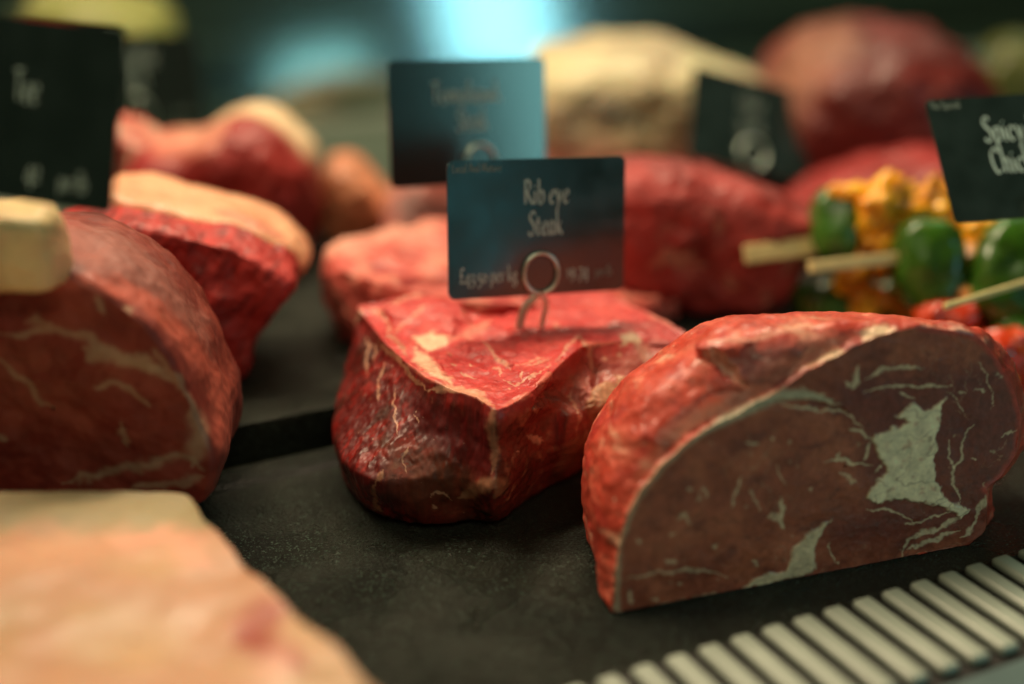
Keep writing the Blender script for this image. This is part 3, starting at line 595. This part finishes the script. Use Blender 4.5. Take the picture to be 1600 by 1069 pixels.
slab('fat_joint', 'blurred yellow green fat topped joint at the top left corner', [(60, 90), (180, 95), (262, 80), (270, 40), (240, 5), (160, -20), (80, -20), (50, 10), (48, 50)], D(160, 60, 1.15)if False else (160, 60, 1.15), .10, M_fat,
     lambda V, N, X, Y: mix(np.tile(np.array([.26, .28, .07]), (len(V), 1)), (.25, .02, .015), sstep(36, 52, Y-X*.02)), 160, 100, zmin=-.01) if False else None

def at_depth(name, label, outline, d, thick, mat, colf, cat, zmin=.02, parent=None, group=None):
    """the same rounded solid, standing at distance d"""
    cx = sum(a for a, b in outline)/len(outline); cy = max(b for a, b in outline)
    q = D(cx, cy, d)
    n_ = np.array([FWD[0], FWD[1], 0]); n_ /= np.linalg.norm(n_)
    R = np.array([PV(x, y, q, n_) for x, y in outline]); c = R.mean(0); rings = []
    for t, s in [(-1, .01), (-.99, .35), (-.93, .68), (-.78, .86), (-.5, .96), (0, 1.), (.45, .96), (.78, .86), (.93, .66), (.99, .35), (1, .01)]:
        rings.append(c+(R-c)*s+n_*t*thick/2)
    G = loft(rings, 160, 100); N = grid_normals(G); V = G.reshape(-1, 3); Nn = N.reshape(-1, 3); X, Y = proj(V); C = colf(V, Nn, X, Y)
    V = V+Nn*(.003*fbm(V*35+5, 3))[:, None]
    V[:, 2] = np.maximum(V[:, 2], zmin)
    return tag(obj(name, V, grid_faces(*G.shape[:2]), mat, parent, np.clip(C, 0, 1)), label, cat, group)
at_depth('fat_joint', 'blurred yellow green fat topped joint behind the top of the left card', [(60, 170), (180, 175), (262, 160), (272, 60), (240, 8), (160, -20), (80, -20), (50, 10), (44, 80)], 1.18, .12, M_fat,
         lambda V, N, X, Y: mix(np.tile(np.array([.26, .28, .07]), (len(V), 1)), (.22, .02, .015), sstep(34, 50, Y-(X-60)*.12)), 'meat joint')
at_depth('leafy_garnish', 'blurred olive green leafy bunch behind the skewer card', [(1535, 180), (1640, 190), (1650, 80), (1600, 55), (1545, 75), (1530, 120)], 1.25, .06, M_pepper, base_red((.10, .12, .03), (.20, .20, .06), 60), 'garnish')

# ------------------------------------------------------------------ pork slab in the foreground
T = ring_p([(-160, 778, .052), (0, 775, .052), (150, 768, .052), (285, 768, .050), (318, 815, .050), (372, 868, .050), (440, 930, .050), (500, 990, .050), (560, 1050, .048), (640, 1150, .045), (500, 1400, .05), (200, 1500, .05), (-100, 1450, .05), (-300, 1200, .05), (-260, 950, .05)])
cG = T.mean(0)
O1 = T.copy(); O1[:, 2] -= .004; O1 = cG+(O1-cG)*np.array([1.012, 1.012, 1]); O1[:, 2] = T[:, 2]-.005
O2 = cG+(T-cG)*1.015; O2[:, 2] = .030; O3 = cG+(T-cG)*.99; O3[:, 2] = .010; O4 = cG+(T-cG)*.95; O4[:, 2] = .0015
rings = cap_rings(T, cG, (.01, .4, .75, .93))+[T, O1, O2, O3, O4]+cap_rings(O4, O4.mean(0), (.5, .01))
G = loft(rings, 460, 300); N = grid_normals(G); V = G.reshape(-1, 3); Nn = N.reshape(-1, 3); X, Y = proj(V)
wx = X+14*fbm(V*60, 3); wy = Y+14*fbm(V*60+9, 3)
C = mix(np.tile(np.array([.56, .30, .18]), (len(V), 1)), (.55, .34, .19), sstep(-.3, .6, fbm(V*22, 3)))
C = mix(C, (.82, .40, .28), line_mask(wx, wy, [(160, 830), (260, 850), (330, 880)], 22, .9)*.6)
C = mix(C, (.33, .28, .15), (1-sstep(806, 842, wy))*.9)  # olive rear strip paints in the shade of the joint behind
C = mix(C, (.34, .05, .03), line_mask(X, Y, [(370, 1000), (400, 965), (440, 945)], 24, .9)*.85); C = mix(C, (.34, .05, .03), line_mask(X, Y, [(380, 975), (420, 1015), (480, 1050)], 20, .9)*.8)
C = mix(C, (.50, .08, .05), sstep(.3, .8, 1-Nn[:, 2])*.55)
C = mix(C, (.86, .50, .38), line_mask(wx, wy, [(410, 1030), (440, 1060)], 20, .9)*.6)
V = V+Nn*(.004*fbm(V*18+5, 3))[:, None]; V[:, 2] = np.maximum(V[:, 2], .001)
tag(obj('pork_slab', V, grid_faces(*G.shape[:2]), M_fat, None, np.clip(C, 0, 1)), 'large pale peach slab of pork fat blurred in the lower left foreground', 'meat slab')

# ------------------------------------------------------------------ price cards
GL = {
 'R': (.60, [[(.12, 0), (.12, .93)], [(.02, .92), (.16, .98), (.36, .94), (.44, .76), (.36, .58), (.14, .50)], [(.24, .50), (.40, .22), (.62, -.02)]]),
 'i': (.26, [[(.12, .52), (.12, .06), (.18, 0)], [(.11, .74), (.14, .70)]]),
 'b': (.48, [[(.10, 1.02), (.10, .05)], [(.10, .38), (.24, .53), (.40, .42), (.41, .16), (.28, -.01), (.10, .05)]]),
 'e': (.42, [[(.08, .27), (.24, .30), (.36, .38), (.30, .51), (.16, .46), (.06, .24), (.14, .03), (.26, -.01), (.38, .08)]]),
 'y': (.46, [[(.03, .52), (.10, .48), (.22, .06)], [(.42, .52), (.24, .06), (.12, -.24), (.02, -.30)]]),
 'S': (.48, [[(.42, .84), (.34, .95), (.18, .93), (.10, .76), (.18, .58), (.36, .40), (.40, .20), (.28, .0), (.12, .0), (.02, .12)]]),
 't': (.34, [[(.14, .74), (.12, .14), (.18, .0), (.32, .06)], [(.0, .50), (.30, .52)]]),
 'a': (.46, [[(.34, .46), (.18, .53), (.05, .30), (.09, .05), (.20, .0), (.35, .18)], [(.36, .52), (.34, .10), (.44, .0)]]),
 'k': (.46, [[(.10, 1.02), (.10, 0)], [(.38, .52), (.12, .25)], [(.18, .28), (.44, -.02)]]),
 'p': (.48, [[(.10, .52), (.10, -.34)], [(.10, .40), (.24, .53), (.40, .42), (.41, .16), (.28, -.01), (.10, .05)]]),
 'r': (.34, [[(.10, .52), (.10, 0)], [(.10, .34), (.20, .50), (.32, .48)]]),
 'g': (.44, [[(.36, .50), (.18, .53), (.07, .38), (.14, .22), (.28, .24), (.34, .38), (.26, .50)], [(.14, .22), (.10, .08), (.32, .0), (.36, -.18), (.18, -.32), (.04, -.20), (.14, -.04)]]),
 'l': (.24, [[(.11, 1.02), (.11, .06), (.18, 0)]]),
 'h': (.48, [[(.10, 1.02), (.10, 0)], [(.10, .36), (.24, .52), (.36, .44), (.36, .08), (.44, 0)]]),
 'o': (.46, [[(.22, .52), (.08, .40), (.07, .14), (.22, -.01), (.37, .12), (.38, .38), (.22, .52)]]),
 'c': (.40, [[(.36, .44), (.22, .53), (.07, .36), (.08, .12), (.22, -.01), (.37, .08)]]),
 'n': (.48, [[(.10, .52), (.10, 0)], [(.10, .36), (.24, .52), (.36, .44), (.36, .08), (.44, 0)]]),
 'm': (.72, [[(.10, .52), (.10, 0)], [(.10, .36), (.22, .52), (.33, .44), (.33, 0)], [(.33, .36), (.46, .52), (.58, .44), (.58, .08), (.66, 0)]]),
 'd': (.48, [[(.38, 1.02), (.38, .08), (.45, 0)], [(.38, .44), (.22, .53), (.07, .36), (.08, .10), (.20, -.01), (.38, .12)]]),
 'u': (.48, [[(.09, .52), (.09, .14), (.18, 0), (.36, .12)], [(.36, .52), (.36, .08), (.44, 0)]]),
 'w': (.66, [[(.04, .52), (.18, .02), (.32, .46), (.46, .02), (.60, .52)]]),
 'L': (.46, [[(.12, .94), (.12, .02), (.42, .04)]]),
 'A': (.58, [[(.02, 0), (.28, .96), (.54, 0)], [(.12, .34), (.44, .34)]]),
 'M': (.74, [[(.06, 0), (.14, .94), (.36, .18), (.58, .94), (.66, 0)]]),
 'T': (.52, [[(.0, .92), (.50, .94)], [(.25, .92), (.25, 0)]]),
 'C': (.52, [[(.48, .80), (.32, .96), (.10, .80), (.06, .40), (.18, .04), (.36, .0), (.50, .14)]]),
 'K': (.56, [[(.12, .96), (.12, 0)], [(.48, .96), (.14, .48)], [(.22, .52), (.54, -.02)]]),
 'f': (.32, [[(.34, .96), (.22, .98), (.14, .80), (.12, 0)], [(.0, .50), (.28, .52)]]),
 'F': (.46, [[(.12, .94), (.12, 0)], [(.04, .93), (.42, .92)], [(.12, .50), (.34, .50)]]),
 'B': (.52, [[(.12, 0), (.12, .93)], [(.04, .93), (.32, .92), (.38, .72), (.14, .50)], [(.14, .50), (.40, .44), (.42, .12), (.04, 0)]]),
 's': (.36, [[(.32, .46), (.18, .52), (.08, .40), (.28, .20), (.24, .0), (.04, .04)]]),
 '0': (.44, [[(.22, .50), (.08, .38), (.07, .14), (.22, 0), (.37, .14), (.37, .38), (.22, .50)]]),
 '1': (.26, [[(.04, .42), (.13, .50), (.13, 0)]]),
 '2': (.42, [[(.05, .40), (.20, .52), (.34, .40), (.24, .20), (.04, .02), (.38, .03)]]),
 '3': (.40, [[(.05, .46), (.20, .52), (.32, .38), (.16, .22), (.34, .06), (.28, -.20), (.04, -.28)]]),
 '4': (.46, [[(.32, -.28), (.32, .52), (.02, .06), (.44, .06)]]),
 '5': (.40, [[(.36, .52), (.12, .50), (.08, .24), (.30, .18), (.34, -.10), (.20, -.28), (.03, -.24)]]),
 '7': (.42, [[(.03, .50), (.38, .50), (.14, -.28)]]),
 '9': (.44, [[(.36, .34), (.24, .14), (.08, .26), (.14, .50), (.32, .48), (.37, .26), (.28, -.10), (.10, -.28)]]),
 '.': (.18, [[(.06, .06), (.10, .02)]]),
 u'\u00a3': (.50, [[(.42, .82), (.30, .95), (.16, .84), (.18, .40), (.12, .10), (.02, .02)], [(.02, .03), (.24, .06), (.44, .02)], [(.04, .48), (.34, .48)]]),
}
def text_mesh(txt, size, xs=.62, nib=.105, ang=32.):
    V = []; Fc = []; x = 0.; a = math.radians(ang); nv = np.array([math.cos(a), math.sin(a)])*nib/2
    for ch in txt:
        if ch == ' ': x += .26; continue
        wd, st = GL[ch]
        for s in st:
            p = np.array(s, float)
            if len(p) > 2: p = spline(p, len(p)*6)
            else: p = spline(p, 4)
            tg = np.gradient(p, axis=0); tg /= np.linalg.norm(tg, axis=1)[:, None]+1e-9; nr_ = np.stack([-tg[:, 1], tg[:, 0]], 1)
            hw = np.abs(nr_@nv)+nib*.13
            l = p+nr_*hw[:, None]; r = p-nr_*hw[:, None]; b0 = len(V)
            for q in range(len(p)): V.append((x+l[q, 0], l[q, 1])); V.append((x+r[q, 0], r[q, 1]))
            for q in range(len(p)-1): Fc.append((b0+2*q, b0+2*q+1, b0+2*q+3, b0+2*q+2))
        x += wd+.03
    V = np.array(V)*np.array([xs, 1])*size
    return V, Fc, x*xs*size
def rotm(a, b, c):
    ca, sa, cb, sb, cc, s2 = math.cos(a), math.sin(a), math.cos(b), math.sin(b), math.cos(c), math.sin(c)
    return np.array([[ca, -sa, 0], [sa, ca, 0], [0, 0, 1]])@np.array([[1, 0, 0], [0, cb, -sb], [0, sb, cb]])@np.array([[cc, 0, s2], [0, 1, 0], [-s2, 0, cc]])
def tube(pts, r, seg=10, closed=False):
    pts = np.array(pts, float); n = len(pts); tg = np.gradient(pts, axis=0)
    if closed: tg = np.roll(pts, -1, 0)-np.roll(pts, 1, 0)
    tg /= np.linalg.norm(tg, axis=1)[:, None]; u = np.cross(tg[0], [.3, .5, .8]); u /= np.linalg.norm(u); V = []
    rr = np.broadcast_to(np.asarray(r, float), (n,))
    for k in range(n):
        u = u-tg[k]*np.dot(u, tg[k]); u /= np.linalg.norm(u); v = np.cross(tg[k], u)
        for j in range(seg):
            th = 2*math.pi*j/seg; V.append(pts[k]+rr[k]*(math.cos(th)*u+math.sin(th)*v))
    Fc = []
    for k in range(n if closed else n-1):
        k2 = (k+1) % n
        for j in range(seg): Fc.append((k*seg+j, k*seg+(j+1) % seg, k2*seg+(j+1) % seg, k2*seg+j))
    if not closed: Fc += [tuple(range(seg))[::-1], tuple(range((n-1)*seg, n*seg))]
    return V, Fc
def card(label, pose, w, h, texts, ring=None, foot=None, rad=.0035, small=False, group='black price cards', ringr=.0087, clip='ring_pin', bm=None):
    """texts: (string, x, y, size, align, material); x, y from the card's centre"""
    o = np.array(pose[:3]); Mx = rotm(*pose[3:])
    W = lambda x, z, y=0.: o+Mx@np.array([x, y, z])
    r = empty('price_card', W(0, -h/2)); tag(r, label, 'price card', group)
    out = []
    for cx, cz, a0 in ((w/2-rad, h/2-rad, 0), (-w/2+rad, h/2-rad, 90), (-w/2+rad, -h/2+rad, 180), (w/2-rad, -h/2+rad, 270)):
        for k in range(7): a = math.radians(a0+15*k); out.append((cx+rad*math.cos(a), cz+rad*math.sin(a)))
    n = len(out); V = [W(x, z, -.0004) for x, z in out]+[W(x, z, .0004) for x, z in out]
    Fc = [tuple(range(n))[::-1], tuple(range(n, 2*n))]+[(i, (i+1) % n, n+(i+1) % n, n+i) for i in range(n)]
    obj('board', V, Fc, bm or M_card, r, smooth=False)
    for t in texts:
        s, x, z, size, al, mt = t[:6]; xs = t[6] if len(t) > 6 else .62
        tv, tf, L_ = text_mesh(s, size, xs); x0 = x-(L_/2 if al == 'c' else L_ if al == 'r' else 0)
        obj('lettering', [W(a+x0, b+z, -.00055) for a, b in tv], tf, mt, r, smooth=False)
    if ring:
        rx, rz = ring; pts = [W(rx+ringr*math.cos(a), rz+ringr*math.sin(a)*1.12, -.0018) for a in np.linspace(0, 2*math.pi, 56, endpoint=False)]
        V, Fc = tube(pts, .0010, 10, True); V2, F2 = tube([q+Mx@np.array([0, .0032, 0]) for q in pts], .0010, 10, True)
        nV = len(V); V = V+V2; Fc = Fc+[tuple(i+nV for i in f) for f in F2]
        b0 = W(rx, rz-ringr*1.12, .0)
        for sgn in (-1, 1):
            f = np.array(foot); p = spline([b0+np.array([0, 0, .0008]), b0+(f-b0)*.35+Mx@np.array([sgn*.0052, 0, 0]), b0+(f-b0)*.75+Mx@np.array([sgn*.0062, 0, 0]), f+Mx@np.array([sgn*.0058, 0, -.004])], 26)
            for off in (0, .0016) if sgn < 0 else (0,):
                V3, F3 = tube(p+np.array([off, 0, -off*.4]), .0013, 10); nV = len(V); V = V+V3; Fc = Fc+[tuple(i+nV for i in q) for q in F3]
        obj(clip, V, Fc, M_wire, r)
    return r, W
card('black card reading Rib eye Steak pinned upright in the centre block', (.3036, .5814, .1147, -.1429, -.1677, .0523), .090, .066,
     [('Rib eye', .0045, .0115, .0115, 'c', M_ink, .66), ('Steak', .0040, -.0035, .0115, 'c', M_ink, .66), (u'\u00a343.50 per kg', -.0395, -.0255, .0078, 'l', M_ink, .70),
      ('19.74', .0150, -.0255, .0082, 'l', M_ink, .72), ('per lb', .0300, -.0252, .0052, 'l', M_ink_dim, .7), ('Local And Mature', -.0425, .0275, .0042, 'l', M_ink_dim, .8)],
     ring=(.0012, -.0222), foot=P(826, 512, .066))
card('large black card cut off by the left edge of the photo', (.0704, .5468, .2022, -.9246, -.2506, .0044), .090, .066,
     [('Tee', .0075, .0035, .0120, 'r', M_ink, .7), ('42', .0035, -.0255, .0100, 'l', M_ink, .75), ('per lb', .0195, -.0265, .0070, 'l', M_ink, .8)],
     )
card('blurred dark card with grey lettering just behind the large left card', (.2156, 1.0284, .112, -.6442, .0811, -.0223), .090, .066,
     [('Topside', -.004, .012, .016, 'c', M_ink, .7), ('Beef', -.006, -.006, .016, 'c', M_ink, .7), ('per lb', .022, -.026, .007, 'l', M_ink_dim, .8)], ring=(-.006, -.0235), foot=np.array([.21, 1.04, .06]), ringr=.011)
card('blurred black card with cyan glare standing behind the rib eye card', (.3131, .6796, .1445, -.0351, -.1626, .0563), .090, .066,
     [('Tomahawk', -.001, .0105, .0115, 'c', M_ink, .78), ('Steak', .002, -.004, .0115, 'c', M_ink, .66)], ring=(.006, -.0215), foot=np.array([.316, .69, .070]), bm=M_card_gloss)
card('blurred black card tilted down to the right, in front of the cream fat joint', (.5625, .7691, .0973, -.0381, -.5666, .34), .090, .066,
     [('Fillet', .0, .010, .0115, 'c', M_ink_dim, .7), ('Steak', .0, -.006, .0115, 'c', M_ink_dim, .7)], ring=(.002, -.0205), foot=np.array([.57, .79, .058]), ringr=.0095)
rk, W = card('black card reading Spicy Chicken standing over the skewers', (.5291, .4978, .1436, -.2677, -.7038, -.0155), .090, .066,
     [('Spicy Kebab', -.0185, .0085, .0135, 'l', M_ink, .72), ('Chicken', -.0185, -.0085, .0135, 'l', M_ink, .72), ('The Special', -.043, .0275, .0042, 'l', M_ink_dim, .8)])
V, Fc = box(-.005, .012, -.006, .003, -.034, -.024)
obj('metal_clip', [W(v[0]+.0, v[2], v[1]) for v in V], Fc, M_wire, rk, smooth=False)

# ------------------------------------------------------------------ kebabs
def blob(name, px, py, d, rx, ry, rz, mat, cols, parent, pw=2.5, amp=.12, roll=0., scale=60.):
    c = D(px, py, d); k = d/F; u = np.linspace(-math.pi/2, math.pi/2, 44); v = np.linspace(0, 2*math.pi, 72, endpoint=False)
    cu = np.sign(np.cos(u))*np.abs(np.cos(u))**(2/pw); su = np.sign(np.sin(u))*np.abs(np.sin(u))**(2/pw)
    cv = np.sign(np.cos(v))*np.abs(np.cos(v))**(2/pw); sv = np.sign(np.sin(v))*np.abs(np.sin(v))**(2/pw)
    a = rx*k*np.outer(cu, cv); b = rz*k*np.outer(cu, sv); z = ry*k*np.outer(su, np.ones(72))
    cr_, sr_ = math.cos(roll), math.sin(roll); a2 = a*cr_-z*sr_; z2_ = a*sr_+z*cr_
    G = c+a2[..., None]*RIGHT+b[..., None]*FWD+z2_[..., None]*UP
    N = grid_normals(G); V = G.reshape(-1, 3); Nn = N.reshape(-1, 3); sz = min(rx, ry)*k
    V = V+Nn*(amp*sz*fbm(V*scale+c*50, 4))[:, None]
    C = mix(np.tile(np.array(cols[0]), (len(V), 1)), cols[1], sstep(-.3, .6, fbm(V*70+c*9, 3)))
    if len(cols) > 2: C = mix(C, cols[2], sstep(.55, 1.0, fbm(V*200, 3)))
    return obj(name, V, grid_faces(44, 72), mat, parent, np.clip(C, 0, 1))
def stick(a, b, wpx, hpx, parent):
    A = D(*a); B = D(*b); k = a[2]/F; e_ = (B-A)/np.linalg.norm(B-A); up_ = UP-e_*np.dot(UP, e_); up_ /= np.linalg.norm(up_); s_ = np.cross(e_, up_)
    V = []
    for p in (A, B):
        for i, j in ((-1, -1), (1, -1), (1, 1), (-1, 1)): V.append(p+s_*i*wpx*k+up_*j*hpx*.84*k)
    o = obj('stick', V, [(0, 1, 2, 3)[::-1], (4, 5, 6, 7), (0, 1, 5, 4), (1, 2, 6, 5), (2, 3, 7, 6), (3, 0, 4, 7)], M_wood, parent, smooth=False)
    md = o.modifiers.new('bevel', 'BEVEL'); md.width = .0008; md.segments = 3
    return o
GRN = [(.045, .15, .012), (.028, .085, .008), (.12, .20, .03)]; ORG = [(.95, .50, .02), (.88, .33, .012), (.95, .6, .10)]; PAL = [(.74, .36, .08), (.64, .26, .05), (.8, .5, .2)]; RED = [(.62, .05, .010), (.50, .03, .008), (.75, .25, .04)]
def kebab(label, st, pcs):
    r = empty('kebab_skewer', D(st[0][0], st[0][1], st[0][2])); tag(r, label, 'kebab', 'chicken and pepper skewers')
    stick(st[0], st[1], st[2], st[3], r)
    for kind, x, y, d, a, b, c, *ro in pcs:
        nm, mt, cl, pw, am = {'g': ('green_pepper', M_pepper, GRN, 2.8, .10), 'o': ('chicken_chunk', M_food, ORG, 2.3, .6), 'p': ('chicken_chunk', M_food, PAL, 2.2, .45), 'r': ('red_pepper', M_food, RED, 2.2, .35)}[kind]
        blob(nm, x, y, d, a, b, c, mt, cl, r, pw, am, ro[0] if ro else 0)
kebab('rear skewer whose flat paddle end sticks out furthest left', ((1163, 398, .785), (1700, 330, .84), 3, 17),
      [('g', 1303, 352, .795, 37, 60, 40), ('o', 1368, 345, .795, 48, 56, 44), ('o', 1442, 330, .80, 42, 42, 40), ('o', 1505, 322, .81, 40, 38, 40), ('g', 1570, 330, .82, 36, 50, 40), ('o', 1400, 312, .80, 44, 30, 36), ('o', 1330, 400, .80, 30, 50, 30), ('o', 1395, 385, .80, 40, 46, 40, .2), ('o', 1465, 385, .805, 44, 50, 40), ('o', 1520, 345, .80, 44, 40, 34), ('o', 1335, 305, .79, 40, 18, 30)])
kebab('middle skewer with a pale stick end crossing in front of a green pepper', ((1265, 418, .757), (1700, 372, .81), 8, 11),
      [('g', 1452, 415, .775, 54, 74, 44, .1), ('p', 1510, 450, .78, 50, 64, 40, -.3), ('g', 1578, 425, .765, 60, 84, 44, -.25), ('o', 1475, 352, .80, 42, 30, 32), ('o', 1540, 362, .79, 36, 22, 26, .2), ('o', 1410, 480, .81, 60, 18, 20, -.5)])
kebab('front skewer with a thin split green bamboo end at the right', ((1475, 480, .70), (1680, 418, .75), 4, 6),
      [('g', 1600, 560, .765, 62, 74, 42, .1), ('p', 1520, 540, .785, 30, 80, 30), ('g', 1680, 440, .78, 50, 60, 40)])
kebab('lowest skewer lying partly hidden behind the half round joint', ((1135, 512, .79), (1700, 512, .80), 3, 8),
      [('g', 1290, 478, .82, 54, 42, 40), ('o', 1345, 470, .81, 24, 52, 26, .3), ('g', 1400, 480, .83, 50, 40, 36), ('r', 1482, 496, .765, 50, 26, 34), ('r', 1572, 560, .75, 56, 44, 40), ('r', 1600, 650, .75, 50, 56, 40), ('o', 1572, 594, .735, 18, 8, 14, -.1)])

# ------------------------------------------------------------------ added glass door at the rear, leaning back to mirror an unseen blue lamp
def glass_mat():
    m = bpy.data.materials.new('door_glass'); m.use_nodes = True; t = m.node_tree; t.nodes.clear(); L = t.links
    o = t.nodes.new('ShaderNodeOutputMaterial'); tr_ = nd(t, 'ShaderNodeBsdfTransparent'); gl = nd(t, 'ShaderNodeBsdfGlossy', Roughness=.10); mx = nd(t, 'ShaderNodeMixShader'); mx.inputs[0].default_value = .35
    tr_.inputs[0].default_value = (.95, 1, .98, 1)
    L.new(tr_.outputs[0], mx.inputs[1]); L.new(gl.outputs[0], mx.inputs[2]); L.new(mx.outputs[0], o.inputs[0]); return m
tl = math.radians(13); up_ = np.array([0, math.sin(tl), math.cos(tl)]); nn = np.array([0, -math.cos(tl), math.sin(tl)])
gd = empty('added_glass_door', (.8, 1.19, .0205)); tag(gd, 'added tilted glass door at the rear, mirroring an unseen pale blue lamp', 'glass door')
b0 = np.array([-.6, 1.19, .0255]); b1 = np.array([2.4, 1.19, .0255]); V = [b0, b1, b1+up_*.5, b0+up_*.5]; V = V+[v-nn*.004 for v in V]
obj('pane', V, [(0, 1, 2, 3), (7, 6, 5, 4), (0, 4, 5, 1), (1, 5, 6, 2), (2, 6, 7, 3), (3, 7, 4, 0)], glass_mat(), gd, smooth=False)
boxobj('bottom_rail', (-.6, 2.4, 1.183, 1.203, .0205, .0275), M_slat, gd)
